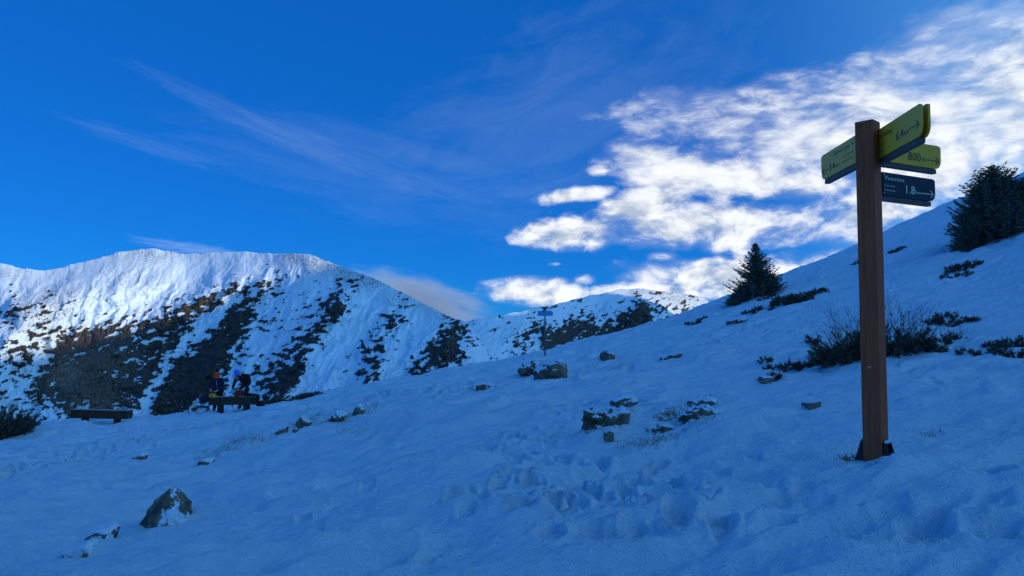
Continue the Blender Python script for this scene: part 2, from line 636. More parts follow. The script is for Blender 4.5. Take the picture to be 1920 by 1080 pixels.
def detail_z(x, y, r):
    """relief of the snow surface on top of the smooth slope"""
    d = 0.09 * fbm(x / 5.5, y / 5.5, 3, 11)
    near = np.clip(1.6 - r / 60.0, 0.25, 1.0)
    # wind ripples, drawn out across the slope
    cx_, sx_ = math.cos(R(14)), math.sin(R(14))
    u, v = x * cx_ + y * sx_, -x * sx_ + y * cx_
    wv = 0.35 * perlin(u / 2.2, v / 1.3, 5)
    d = d + 0.085 * near * ridged(u / 1.7 + wv, v / 0.66 + wv, 3, 21, .5) * (.45 + .75 * sstep(fbm(x / 3.1, y / 3.1, 2, 23), -.5, .6))
    d = d + 0.040 * near * fbm(u / 0.75, v / 0.30, 3, 31)
    d = d + 0.020 * near * ridged(u / 1.4 + wv, v / 0.34 + 2 * wv, 2, 26)
    d = d + 0.013 * fbm(x / 0.22, y / 0.15, 2, 41) * np.clip(1.5 - r / 18.0, 0, 1)
    d = d + 0.13 * sstep(fbm(u / 4.2, v / 1.5, 3, 51), .05, .42) * near + 0.05 * fbm(u / 2.4, v / 1.1, 2, 55) * near
    for (line, h, wd, hollow) in BANKS:
        dist, par = poly_dist(x, y, line)
        end = np.clip(np.minimum(par, 1 - par) / .12, 0, 1)
        d = d + h * np.exp(-(dist / wd) ** 2) * end
    for (cx_, cy_, rr, dp) in DIPS:
        d = d - dp * np.exp(-((x - cx_) ** 2 + (y - cy_) ** 2) / (rr * rr))
    return d


def stamp_feet(x, y, d):
    order = np.argsort(y.ravel())
    ys = y.ravel()[order]
    xf, yf, df = x.ravel(), y.ravel(), d.ravel().copy()
    jx, jy = 0.035 * perlin(xf / .11, yf / .11, 61), 0.035 * perlin(xf / .11, yf / .11, 62)
    for (fx, fy, h, L, wd, dp) in FEET:
        R_ = L * 1.6
        a_, b_ = np.searchsorted(ys, [fy - R_, fy + R_])
        idx = order[a_:b_]
        idx = idx[np.abs(xf[idx] - fx) < R_]
        if len(idx) == 0:
            continue
        X, Y_ = xf[idx] - fx + jx[idx], yf[idx] - fy + jy[idx]
        c_, s_ = math.cos(h), math.sin(h)
        u, v = (X * c_ + Y_ * s_) / (L * .62), (-X * s_ + Y_ * c_) / (wd * .85)
        q = np.sqrt(u * u + v * v)
        hole = 1 - sstep(q, .58, 1.08)
        rim = np.exp(-((q - 1.22) / .22) ** 2)
        df[idx] += 1.35 * (-dp * hole + dp * .26 * rim)
    return df.reshape(d.shape)


# ---- mesh of the near slope: rings round the camera, finest where it is seen
az_l = np.concatenate([np.arange(-180, -36, 2.0), np.arange(-36, 36.01, 0.08), np.arange(38, 180, 2.0)])
rows = [0.45, 0.8, 1.2, 1.7, 2.1]
r_ = 2.4
while r_ < 62:
    rows.append(r_)
    r_ += 0.010 + 0.0044 * r_
while r_ < 420:
    rows.append(r_)
    r_ *= 1.06
rr_ = np.array(rows)
AZ, RR = np.meshgrid(np.radians(az_l), rr_)
GX, GY = RR * np.sin(AZ), RR * np.cos(AZ)
BZ = base_z(GX, GY)
DZ = detail_z(GX, GY, RR)
DZ = stamp_feet(GX, GY, DZ) * np.clip((RR - .3) / 1.0, 0, 1)
GZ = BZ + DZ


def ground_z(x, y):
    x, y = np.atleast_1d(np.asarray(x, float)), np.atleast_1d(np.asarray(y, float))
    d = detail_z(x, y, np.hypot(x, y))
    return base_z(x, y) + d


def gz(x, y):
    return float(ground_z(x, y)[0])


def on_ground(px, py):
    return hit(px, py, ground_z)


# thin snow where dry grass shows through: x, y, radius, strength
THIN = []
for px, py, rx, st in [(1235, 822, .34, .62), (1150, 815, .28, .5), (1320, 775, .5, .5), (1245, 805, .28, .55), (1590, 862, .16, .6), (1610, 873, .14, .55),
                       (1745, 815, .13, .55), (1455, 708, .5, .35), (1835, 617, 1.1, .36), (1380, 745, .2, .35), (1175, 765, .3, .4), (1525, 752, .18, .5),
                       (640, 776, .8, .35), (572, 787, .5, .35), (405, 850, .9, .30), (1300, 800, .25, .4), (1180, 840, .2, .4)]:
    h_ = hit(px, py)
    THIN.append((h_.x, h_.y, rx, st))
TH = np.zeros_like(GX)
for (tx, ty, rx, st) in THIN:
    TH += st * np.exp(-(((GX - tx) ** 2 + (GY - ty) ** 2) / (rx * rx)))
# rings beyond the slope: valley floor out to the horizon
far_r = [470, 560, 700, 900, 1200, 1700, 2600, 4500, 9000, 20000]
NR = len(rr_)
last = GZ[-1]
V = [np.stack([GX, GY, GZ], -1).reshape(-1, 3)]
for q in far_r:
    t = float(sstep(np.array(q), 400, 1300))
    zz = last + (-190 - last) * t
    V.append(np.stack([q * np.sin(AZ[0]), q * np.cos(AZ[0]), zz], -1))
V.append(np.array([[0, 0, float(base_z(0.0, 0.0))]]))
V = np.concatenate(V)
NC = len(az_l)
F = grid_faces(NR + len(far_r), NC, wrap=True)[:, ::-1]
me = np_mesh('snow_slope', V, F, True, {'thin': np.concatenate([TH.ravel(), np.zeros(len(V) - TH.size)])})
# cap round the camera's foot
bm = bmesh.new()
bm.from_mesh(me)
bm.verts.ensure_lookup_table()
c0 = bm.verts[len(V) - 1]
for j in range(NC):
    bm.faces.new((bm.verts[(j + 1) % NC], bm.verts[j], c0)).smooth = True
bm.to_mesh(me)
bm.free()
tag(link('snowy_ground', me, 'snow'), 'snow covered mountain slope with wind ripples and a trampled path of footprints', None, None, 'structure')


# ------------------------------------------------------------------ far mountains
def curve1(x, pts):
    """smooth curve through points (monotone cubic)"""
    p = np.array(pts, float)
    X, Y = p[:, 0], p[:, 1]
    h = np.diff(X)
    dl = np.diff(Y) / h
    m_ = np.zeros(len(X))
    m_[1:-1] = np.where(dl[:-1] * dl[1:] > 0, 2 * dl[:-1] * dl[1:] / (dl[:-1] + dl[1:] + 1e-12), 0)
    m_[0], m_[-1] = dl[0], dl[-1]
    x = np.clip(x, X[0], X[-1])
    i = np.clip(np.searchsorted(X, x) - 1, 0, len(h) - 1)
    t = (x - X[i]) / h[i]
    return ((2 * t ** 3 - 3 * t ** 2 + 1) * Y[i] + (t ** 3 - 2 * t ** 2 + t) * h[i] * m_[i]
            + (-2 * t ** 3 + 3 * t ** 2) * Y[i + 1] + (t ** 3 - t ** 2) * h[i] * m_[i + 1])


def rays(px, py):
    cx, cy = (px - 960.0) / FPX, (540.0 - py) / FPX
    k = CT - cy * ST
    return cx / k, (ST + cy * CT) / k


def mountain(name, x0, x1, nx, skyline, depth, base_py, ny, ribs, rockf, label, seed):
    px = np.linspace(x0, x1, nx)
    sky_ = curve1(px, skyline)
    jag = 1.6 * fbm(px / 26.0, px * 0 + seed, 4, seed) + 0.3 * perlin(px / 3.5, px * 0, seed + 9)
    v = np.linspace(0, 1, ny) ** 0.92
    PX = np.broadcast_to(px, (ny, nx)).copy()
    PY = sky_[None, :] + v[:, None] * (base_py - sky_)[None, :]
    Z0 = rays(px, sky_)[1]
    Y = curve1(px, depth)[None, :] * np.exp(-(Z0[None, :] - rays(PX, PY)[1]) / 0.58)
    PY = PY + jag[None, :] * np.exp(-v[:, None] * 26.0)
    X, Z = rays(PX, PY)
    bmp = np.zeros_like(Y)
    ribd = np.zeros_like(Y)
    wx = PX + 9 * fbm(PX / 40, PY / 40, 3, seed + 3)
    wy = PY + 9 * fbm(PX / 40, PY / 40, 3, seed + 5)
    for (line, h, w) in ribs:
        d, par = poly_dist(wx, wy, line)
        t = np.clip(1 - d / w, 0, 1)
        bmp += h * (t * .65 + .35 * t * t)
        ribd = np.maximum(ribd, t)
    s = wx + 0.6 * (wy - 480)
    bmp += 11.0 * ridged(s / 52.0, wy / 110.0, 3, seed + 7) + 22.0 * fbm(s / 120.0, wy / 150.0, 2, seed + 8)
    bmp += 2.4 * fbm(PX / 16.0, PY / 11.0, 4, seed + 13, .52)
    bmp += 3.0 * ridged(s / 17.0, wy / 60.0, 3, seed + 19) * sstep(fbm(PX / 90, PY / 60, 2, seed + 23), -.25, .5)
    rock, warm, grass = rockf(PX, PY, wx, wy, ribd)
    bmp += 3.5 * sstep(rock, .3, .75) + 3.0 * sstep(rock, .4, .7) * ridged(PX / 6.0, PY / 11.0, 3, seed + 17)
    Y = Y - bmp * np.clip(.12 + v[:, None] * 4.5, 0, 1)
    P3 = np.stack([X * Y, Y, EYE.z + Z * Y], -1)
    back = []
    top = P3[0]
    for k in range(1, 9):
        st = 60.0 * k ** 1.35
        n_ = 14 * fbm(px / 30, px * 0 + k * 1.7, 3, seed + 30)
        back.append(np.stack([top[:, 0] * (1 + st / top[:, 1]), top[:, 1] + st, top[:, 2] - .22 * st - .00035 * st * st + n_], -1))
    foot = [P3[-1] + np.array([0, -120.0, -140.0])]
    allr = np.concatenate([np.array(back[::-1]), P3, np.array(foot)])
    nb = len(back)
    pad = lambda a: np.concatenate([np.repeat(a[:1], nb, 0), a, a[-1:]]).ravel()
    me = np_mesh(name, allr.reshape(-1, 3), grid_faces(len(allr), nx)[:, ::-1], True, {'rock': pad(rock), 'warm': pad(warm), 'grass': pad(grass)})
    o = link(name, me, 'mountain_ground')
    return tag(o, label, None, None, 'structure')


def gauss_line(x, y, line, w):
    d, _ = poly_dist(x, y, line)
    return np.exp(-(d / w) ** 2)


def blob(x, y, cx, cy, rx, ry, rot=0.0):
    c_, s_ = math.cos(R(rot)), math.sin(R(rot))
    u, v = ((x - cx) * c_ + (y - cy) * s_) / rx, (-(x - cx) * s_ + (y - cy) * c_) / ry
    return np.exp(-(u * u + v * v))


def rock_noise(x, y, seed):
    """lens-shaped outcrops, a little tilted, 0..1 about .5"""
    c_, s_ = math.cos(R(-14)), math.sin(R(-14))
    u, v = x * c_ + y * s_, -x * s_ + y * c_
    n_ = fbm(u / 17.0, v / 9.0, 4, seed, .6)
    n2_ = fbm(u / 44.0, v / 30.0, 2, seed + 50, .5)
    led = perlin(u / 26.0 + .4 * n_, v / 4.2, seed + 77)
    return .5 + .42 * n_ + .20 * n2_ + .13 * led


RIB = dict(
    spur=[(290, 466), (215, 495), (140, 530), (90, 556), (40, 610), (-30, 690)],
    B=[(455, 505), (340, 590), (250, 635), (150, 690), (70, 770)],
    A=[(520, 485), (470, 560), (420, 640), (370, 740)],
    A2=[(400, 640), (350, 690), (300, 760)],
    C=[(650, 545), (590, 625), (520, 735)],
    Dd=[(738, 565), (705, 640), (690, 715)],
    E=[(862, 606), (825, 670), (765, 725)])


def rock_main(x, y, wx, wy, ribd):
    n_ = rock_noise(x, y, 101)
    c_ = 0.05 * np.ones_like(x)
    c_ += .80 * blob(wx, wy, 185, 715, 115, 75, 0) + .55 * blob(wx, wy, 330, 690, 60, 85, 20)
    c_ += .45 * gauss_line(wx, wy, [(440, 535), (350, 590), (250, 625), (120, 645)], 26)
    c_ += .40 * gauss_line(wx, wy, [(520, 500), (470, 560), (425, 640), (400, 720)], 26) * sstep(wy, 495, 540)
    c_ += .46 * gauss_line(wx, wy, [(430, 600), (380, 680), (330, 760)], 36)
    c_ += .34 * gauss_line(wx, wy, RIB['C'], 26) + .12 * gauss_line(wx, wy, [(560, 600), (470, 720)], 60)
    c_ += .30 * blob(wx, wy, 640, 575, 40, 22) + .34 * blob(wx, wy, 520, 720, 50, 36, -30)
    c_ += .34 * gauss_line(wx, wy, [(735, 590), (715, 640), (690, 712)], 24)
    c_ += .52 * gauss_line(wx, wy, [(855, 625), (820, 665), (790, 705)], 30) + .2 * blob(wx, wy, 850, 660, 30, 50)
    c_ += .34 * blob(wx, wy, 40, 690, 90, 75) + .22 * blob(wx, wy, 30, 580, 80, 30)
    c_ += .10 * blob(wx, wy, 700, 660, 170, 70)
    c_ -= .50 * gauss_line(wx, wy, [(440, 560), (370, 620), (300, 700), (265, 780)], 13)
    c_ -= .40 * gauss_line(wx, wy, [(100, 640), (60, 700), (30, 740)], 12)
    c_ -= .35 * sstep(-wy, -560, -500) * sstep(-wx, -500, -440)
    c_ -= .30 * gauss_line(wx, wy, [(690, 560), (640, 640), (570, 740)], 24) + .3 * gauss_line(wx, wy, [(800, 610), (760, 660), (730, 720)], 18)
    rock = np.clip(n_ + .98 * c_ - .425, 0, 1)
    solid = blob(wx, wy, 195, 730, 80, 70)
    rock = np.clip(np.maximum(rock, solid * 1.0 * sstep(n_, .30, .58)), 0, 1)
    warm = 1.0 * blob(wx, wy, 122, 700, 42, 26, -25) + .65 * blob(wx, wy, 170, 770, 70, 45) + .45 * blob(wx, wy, 200, 680, 75, 60)
    grass = .75 * blob(wx, wy, 90, 575, 75, 40, -20) + .6 * blob(wx, wy, 300, 478, 80, 12) + .8 * gauss_line(wx, wy, [(540, 482), (620, 500), (700, 530)], 20)
    grass += .55 * blob(wx, wy, 20, 512, 40, 10) + .45 * blob(wx, wy, 250, 520, 60, 40) + .5 * gauss_line(wx, wy, [(740, 560), (860, 605)], 14)
    return rock, np.clip(warm, 0, 1), np.clip(grass, 0, 1)


mountain('mountain', -330, 980, 1150,
         [(-330, 520), (-150, 505), (-60, 492), (0, 494), (45, 503), (80, 507), (130, 497), (190, 482), (240, 470), (285, 466), (320, 472), (350, 476), (400, 474), (450, 472),
          (520, 476), (570, 476), (605, 486), (640, 500), (700, 522), (750, 546), (800, 572), (850, 596), (875, 606), (900, 640), (940, 720), (980, 800)],
         [(-330, 1500), (0, 1500), (180, 1600), (300, 1690), (450, 1660), (560, 1580), (700, 1480), (870, 1370), (980, 1310)],
         840, 270,
         [(RIB['spur'], 105, 110), (RIB['B'], 40, 62), (RIB['A'], 26, 42), (RIB['A2'], 14, 28), (RIB['C'], 26, 40), (RIB['Dd'], 24, 36), (RIB['E'], 24, 36),
          ([(700, 522), (650, 545), (610, 590)], 20, 50)],
         rock_main, 'snowy mountain with dark rock ribs and a sunlit bowl', 3)


def rock_right(x, y, wx, wy, ribd):
    n_ = rock_noise(x * 1.25, y * 1.25, 140)
    c_ = 0.02 * np.ones_like(x)
    c_ += .75 * blob(wx, wy, 1192, 612, 34, 34) + .45 * blob(wx, wy, 1215, 590, 18, 26)
    c_ += .42 * gauss_line(wx, wy, [(1160, 630), (1110, 620), (1075, 612), (1030, 640)], 26) + .25 * blob(wx, wy, 1080, 640, 80, 30)
    c_ += .20 * gauss_line(wx, wy, [(970, 640), (1010, 605)], 14) + .16 * gauss_line(wx, wy, [(990, 583), (1050, 566), (1100, 556)], 7)
    c_ += .33 * blob(wx, wy, 1275, 585, 60, 24, 8) + .25 * blob(wx, wy, 1195, 560, 14, 16)
    c_ -= .35 * gauss_line(wx, wy, [(1207, 545), (1212, 575), (1235, 605), (1262, 635)], 8)
    c_ += .05 * sstep(wy, 560, 640)
    rock = np.clip(n_ + c_ - .35, 0, 1)
    grass = .8 * blob(wx, wy, 1255, 553, 80, 9, 6) + .6 * blob(wx, wy, 1300, 575, 60, 20)
    return rock, np.zeros_like(x), np.clip(grass, 0, 1)


mountain('mountain', 760, 1560, 620,
         [(760, 660), (820, 625), (870, 604), (930, 592), (980, 583), (1020, 575), (1060, 566), (1100, 556), (1140, 548), (1170, 542), (1195, 541), (1230, 545), (1270, 549), (1310, 556),
          (1335, 566), (1360, 562), (1400, 556), (1480, 560), (1560, 580)],
         [(760, 1640), (870, 1640), (1000, 1820), (1100, 2120), (1185, 2280), (1240, 2330), (1320, 2560), (1400, 2720), (1560, 2950)],
         760, 170,
         [([(1192, 540), (1190, 572), (1214, 600), (1250, 632)], 60, 60), ([(1110, 600), (1080, 650)], 18, 24), ([(1040, 590), (1010, 650)], 14, 24), ([(1290, 555), (1330, 600)], 20, 30)],
         rock_right, 'rocky snow peak above the slope with one sunlit flank', 71)

# ridge added out of view on the right, crest shaped to cast the shade
gx_, gy_ = np.meshgrid(np.linspace(1450, 3700, 70), np.linspace(-3200, 3300, 120))
cr = curve1(gy_, [(-3200, 500), (-1500, 900), (-300, 1010), (300, 1080), (600, 1090), (760, 1108), (860, 1115), (960, 1045), (1040, 940), (1150, 900), (1340, 950), (1550, 940), (1650, 880), (1760, 740), (2200, 600), (3300, 100)])
mz = cr - np.abs(gx_ - 2500) * 1.05 + 40 * ridged(gx_ / 420, gy_ / 420, 4, 90) * np.clip(np.abs(gx_ - 2500) / 250, .15, 1)
me = np_mesh('mountain', np.stack([gx_, gy_, np.maximum(mz, -260)], -1).reshape(-1, 3), grid_faces(120, 70), True,
             {'rock': .35 + .2 * fbm(gx_ / 160, gy_ / 160, 3, 8).ravel(), 'warm': np.zeros(gx_.size), 'grass': np.zeros(gx_.size)})
tag(link('mountain', me, 'mountain_ground'), 'added snowy ridge, unseen right of the picture, shaped to shade slope and mountains', None, None, 'structure')


# ------------------------------------------------------------------ object materials
def frosted(name, dark, mid, frost=(0.62, 0.68, 0.74, 1), amount=0.5, nscale=6.0):
    """foliage or twigs with rime on what faces up"""
    m, b, bs = new_mat(name)
    gp = geomcoord(b)
    geo = b.t.nodes.new('ShaderNodeNewGeometry')
    nz = b.sep(geo.outputs['Normal'])[2]
    n1 = b.noise(gp, nscale, 4.0, 0.6)
    n2 = b.noise(gp, nscale * 7, 2.0, 0.5)
    col = b.mix(b.ss(n1, 0.3, 0.7), dark, mid)
    f = b.mul(b.ss(b.add(b.mul(nz, 0.55), b.mul(b.sub(n2, 0.5), 1.6)), 0.25, 0.75), amount)
    b.t.links.new(b.mix(f, col, frost), bs.inputs['Base Color'])
    bs.inputs['Roughness'].default_value = 0.8
    bs.inputs['Specular IOR Level'].default_value = 0.15
    return m


frosted('spruce_needles', (0.038, 0.050, 0.030, 1), (0.115, 0.140, 0.080, 1), amount=0.85, nscale=4.0)
frosted('juniper', (0.034, 0.030, 0.018, 1), (0.125, 0.098, 0.056, 1), amount=0.60)
frosted('bare_twig', (0.060, 0.045, 0.032, 1), (0.14, 0.105, 0.075, 1), amount=0.55)
frosted('bark', (0.040, 0.028, 0.020, 1), (0.09, 0.065, 0.045, 1), amount=0.2)
frosted('dry_grass', (0.16, 0.11, 0.05, 1), (0.36, 0.27, 0.13, 1), amount=0.3)

m, b, bs = new_mat('rock')
oc = objcoord(b)
geo = b.t.nodes.new('ShaderNodeNewGeometry')
nz = b.sep(geo.outputs['Normal'])[2]
n1 = b.noise(oc, 3.0, 6.0, 0.62)
n2 = b.noise(oc, 11.0, 6.0, 0.65)
n3 = b.noise(oc, 40.0, 4.0, 0.6)
col = b.mix(b.ss(n1, .32, .68), (0.075, 0.060, 0.046, 1), (0.30, 0.235, 0.165, 1))
col = b.mix(b.ss(n2, .58, .72), col, (0.27, 0.23, 0.16, 1))
amt = attr(b, 'snow_amt')
amt.attribute_type = 'OBJECT'
sf = b.ss(b.add(b.add(nz, amt.outputs['Fac']), b.mul(b.sub(b.noise(oc, 4.5, 4.0, 0.55), 0.5), 1.7)), 0.50, 0.66)
pat = attr(b, 'snow_patch')
pat.attribute_type = 'OBJECT'
sf = b.mx(sf, b.mul(b.ss(b.noise(b.vm('MULTIPLY', oc, (1.0, 1.0, .6)), 5.0, 5.0, .6), .53, .58), pat.outputs['Fac']))
b.t.links.new(b.mix(sf, col, (0.74, 0.84, 0.93, 1)), bs.inputs['Base Color'])
bs.inputs['Roughness'].default_value = 0.85
bs.inputs['Specular IOR Level'].default_value = 0.2
bump(b, bs, b.add(n2, b.mul(n3, 0.5)), 0.9, 0.03)

m, b, bs = new_mat('post_wood')
oc = objcoord(b)
st = b.vm('MULTIPLY', oc, (1.0, 1.0, 0.035))
n1 = b.noise(st, 55.0, 5.0, 0.6)
n2 = b.noise(st, 14.0, 4.0, 0.5)
col = b.mix(b.ss(n1, .3, .7), (0.36, 0.070, 0.021, 1), (0.50, 0.108, 0.034, 1))
col = b.mix(b.ss(n2, .55, .8, 0, .5), col, (0.15, 0.028, 0.008, 1))
b.t.links.new(col, bs.inputs['Base Color'])
bs.inputs['Roughness'].default_value = 0.62
bs.inputs['Specular IOR Level'].default_value = 0.25
bump(b, bs, n1, 0.35, 0.004)


def painted(name, col, var=0.10):
    m, b, bs = new_mat(name)
    oc = objcoord(b)
    n1 = b.noise(oc, 5.0, 5.0, 0.6)
    n2 = b.noise(oc, 60.0, 3.0, 0.6)
    f = b.ss(b.add(b.mul(n1, .7), b.mul(n2, .3)), .3, .7, 1 - var, 1 + var * .5, 'LINEAR')
    b.t.links.new(b.vm('SCALE', col[:3], f), bs.inputs['Base Color'])
    bs.inputs['Roughness'].default_value = 0.42
    bs.inputs['Specular IOR Level'].default_value = 0.4
    bump(b, bs, n2, 0.08, 0.002)


painted('sign_yellow', (1.0, 0.44, 0.02))
painted('sign_navy', (0.014, 0.016, 0.026))
painted('sign_blue', (0.06, 0.36, 0.62))
painted('letter_dark', (0.020, 0.028, 0.040))
painted('letter_pale', (0.85, 0.80, 0.52))
simple_mat('rail_brown', (0.11, 0.075, 0.062), 0.6, .2, 12, .15)
simple_mat('black_steel', (0.018, 0.017, 0.018), 0.5, .3, 14, .2, .4, .3)
simple_mat('galvanised', (0.42, 0.43, 0.44), 0.4, .2, 20, .1, .5, .8)
simple_mat('pole_steel', (0.10, 0.11, 0.13), 0.5, .2, 10, .1, .4, .4)
simple_mat('bench_wood', (0.075, 0.038, 0.022), 0.75, .35, 6, .4)
simple_mat('skin', (0.60, 0.36, 0.25), 0.55, .08, 20, .05)
simple_mat('navy_fabric', (0.030, 0.022, 0.060), 0.85, .2, 18, .4)
simple_mat('black_fabric', (0.018, 0.016, 0.018), 0.85, .3, 18, .4)
simple_mat('dark_trousers', (0.020, 0.019, 0.023), 0.85, .3, 18, .4)
simple_mat('boot_leather', (0.022, 0.017, 0.014), 0.6, .3, 18, .3)
simple_mat('orange_knit', (1.0, 0.075, 0.012), 0.9, .10, 60, .5)
simple_mat('blue_knit', (0.06, 0.22, 0.85), 0.9, .12, 60, .5)
simple_mat('cyan_glove', (0.12, 0.55, 0.85), 0.8, .12, 40, .3)
simple_mat('red_fabric', (0.32, 0.025, 0.016), 0.85, .2, 18, .4)
simple_mat('yellow_fabric', (0.88, 0.36, 0.03), 0.85, .15, 18, .4)
simple_mat('thermos_steel', (0.45, 0.47, 0.42), 0.35, .1, 20, .05, .5, .7)
simple_mat('zip_grey', (0.55, 0.55, 0.58), 0.5, .1, 20, .05)


# ------------------------------------------------------------------ mesh builders
def spindles(P0, P1, Rr, flat=0.35):
    """needle-clad shoots: slender three-sided spindles, 5 verts and 6 triangles each"""
    P0, P1, Rr = np.asarray(P0, float), np.asarray(P1, float), np.asarray(Rr, float)
    n_ = len(P0)
    d = P1 - P0
    L = np.linalg.norm(d, axis=1, keepdims=True) + 1e-9
    d = d / L
    ref = np.where(np.abs(d[:, 2:3]) > .9, np.array([[1.0, 0, 0]]), np.array([[0, 0, 1.0]]))
    a = np.cross(d, ref)
    a /= np.linalg.norm(a, axis=1, keepdims=True) + 1e-9
    b_ = np.cross(d, a)
    mid = P0 + (P1 - P0) * flat
    V = np.zeros((n_, 5, 3))
    V[:, 0] = P0
    V[:, 4] = P1
    for k in range(3):
        th = 2 * np.pi * k / 3 + .5
        V[:, 1 + k] = mid + (np.cos(th) * a + np.sin(th) * b_) * Rr[:, None]
    f = np.array([[0, 2, 1], [0, 3, 2], [0, 1, 3], [4, 1, 2], [4, 2, 3], [4, 3, 1]])
    F = (np.arange(n_)[:, None, None] * 5 + f[None]).reshape(-1, 3)
    return V.reshape(-1, 3), F


def tube(pts, radii, sides=5):
    pts = np.asarray(pts, float)
    n_ = len(pts)
    V, F = [], []
    for i in range(n_):
        t = pts[min(i + 1, n_ - 1)] - pts[max(i - 1, 0)]
        t = t / (np.linalg.norm(t) + 1e-9)
        ref = np.array([1.0, 0, 0]) if abs(t[2]) > .8 else np.array([0, 0, 1.0])
        a = np.cross(t, ref)
        a /= np.linalg.norm(a)
        b_ = np.cross(t, a)
        for k in range(sides):
            th = 2 * np.pi * k / sides
            V.append(pts[i] + radii[i] * (np.cos(th) * a + np.sin(th) * b_))
    for i in range(n_ - 1):
        for k in range(sides):
            k2 = (k + 1) % sides
            A, B, C_, D_ = i * sides + k, i * sides + k2, (i + 1) * sides + k2, (i + 1) * sides + k
            F += [(A, B, C_), (A, C_, D_)]
    V.append(pts[-1])
    V.append(pts[0])
    for k in range(sides):
        k2 = (k + 1) % sides
        F.append(((n_ - 1) * sides + k, (n_ - 1) * sides + k2, n_ * sides))
        F.append((k2, k, n_ * sides + 1))
    return np.array(V), np.array(F)


def join(parts):
    V, F, o = [], [], 0
    for v, f in parts:
        V.append(np.asarray(v, float))
        F.append(np.asarray(f) + o)
        o += len(v)
    return np.concatenate(V), np.concatenate(F)


def box_bm(bm, lo, hi, mtx=None):
    vs_ = [bm.verts.new(((hi if i & 1 else lo)[0], (hi if i & 2 else lo)[1], (hi if i & 4 else lo)[2])) for i in range(8)]
    for f in ((0, 2, 3, 1), (4, 5, 7, 6), (0, 1, 5, 4), (2, 6, 7, 3), (0, 4, 6, 2), (1, 3, 7, 5)):
        bm.faces.new([vs_[i] for i in f])
    if mtx is not None:
        bmesh.ops.transform(bm, matrix=mtx, verts=vs_)
    return vs_


def bevel_all(bm, off, seg=2):
    bmesh.ops.bevel(bm, geom=list(bm.edges), offset=off, segments=seg, affect='EDGES', profile=.6)


def bm_done(name, bm, smooth=False):
    bmesh.ops.recalc_face_normals(bm, faces=bm.faces)
    me = bpy.data.meshes.new(name)
    bm.to_mesh(me)
    bm.free()
    if smooth:
        for p in me.polygons:
            p.use_smooth = True
    return me


def box_obj(name, lo, hi, mat, parent, bev=.006, mtx=None):
    bm = bmesh.new()
    box_bm(bm, lo, hi)
    if bev:
        bevel_all(bm, bev)
    if mtx is not None:
        bmesh.ops.transform(bm, matrix=mtx, verts=bm.verts)
    return link(name, bm_done(name, bm), mat, parent)


def empty(name, loc, label, cat, group=None, rz=0.0):
    o = bpy.data.objects.new(name, None)
    COL.objects.link(o)
    o.location = loc
    o.rotation_euler = (0, 0, rz)
    o.empty_display_size = .2
    return tag(o, label, cat, group)


# ------------------------------------------------------------------ signpost
PB = POST_XY.copy()
PB.z = gz(PB.x, PB.y)
YP = PB.y
post = empty('signpost', PB, 'tall brown wooden signpost with yellow and navy direction boards in the snow', 'signpost')
top_z = EYE.z + ray(1629, 229)[1] * YP - PB.z
ROT = Matrix.Rotation(R(43.4), 4, 'Z')
LEAN = Matrix.Identity(4)
bm = bmesh.new()
vs_ = box_bm(bm, (-.0685, -.0685, -.25), (.0685, .0685, top_z))
bevel_all(bm, .008, 2)
bmesh.ops.transform(bm, matrix=ROT, verts=bm.verts)
link('post', bm_done('post', bm), 'post_wood', post)
# weathered scratch on the post front and the steel shoe at its foot
shoe = bpy.data.objects.new('base_bracket', None)
for sgn, nm in ((1, 'r'), (-1, 'l')):
    bm = bmesh.new()
    # upright plate on the face, with a splayed, snow-buried foot
    prof = [(-.055, -.10), (.055, -.10), (.055, .135), (-.055, .135)]
    for thk0, thk1 in ((.0705, .0775),):
        lo = [bm.verts.new((sgn * thk0, a, c)) for a, c in prof]
        hi = [bm.verts.new((sgn * thk1, a, c)) for a, c in prof]
        bm.faces.new(lo)
        bm.faces.new(hi[::-1])
        for i in range(4):
            j = (i + 1) % 4
            bm.faces.new((lo[i], hi[i], hi[j], lo[j]))
    for yy in (-.052, .046):
        fin = [(.0765, .13), (.088, .132), (.150, -.06), (.150, -.12), (.0765, -.12)]
        lo = [bm.verts.new((sgn * a, yy, c)) for a, c in fin]
        hi = [bm.verts.new((sgn * a, yy + .008, c)) for a, c in fin]
        bm.faces.new(lo)
        bm.faces.new(hi[::-1])
        for i in range(5):
            j = (i + 1) % 5
            bm.faces.new((lo[i], hi[i], hi[j], lo[j]))
    box_bm(bm, (min(sgn * .078, sgn * .092), -.052, .124), (max(sgn * .078, sgn * .092), .054, .131))
    bmesh.ops.transform(bm, matrix=ROT @ Matrix.Rotation(R(-90), 4, 'Z'), verts=bm.verts)
    br_ = link('base_bracket', bm_done('base_bracket', bm), 'black_steel', post)
    bm = bmesh.new()
    bmesh.ops.create_icosphere(bm, subdivisions=3, radius=1.0)
    bmesh.ops.transform(bm, matrix=ROT @ Matrix.Rotation(R(-90), 4, 'Z') @ Matrix.Translation((sgn * .086, 0, .131)) @ Matrix.Diagonal((.016, .056, .014, 1)), verts=bm.verts)
    link('snow_cap', bm_done('snow_cap', bm, True), 'snow', br_)


def rounded_board(L, H, rad=.07, cut=.012):
    """outline with the lower outer corner rounded, the upper one clipped"""
    pts = [(0, 0), (L - rad, 0)]
    for k in range(1, 9):
        a = -math.pi / 2 + k / 8 * math.pi / 2
        pts.append((L - rad + rad * math.cos(a), rad + rad * math.sin(a)))
    pts += [(L, H - cut), (L - cut * 2.2, H), (0, H)]
    return pts


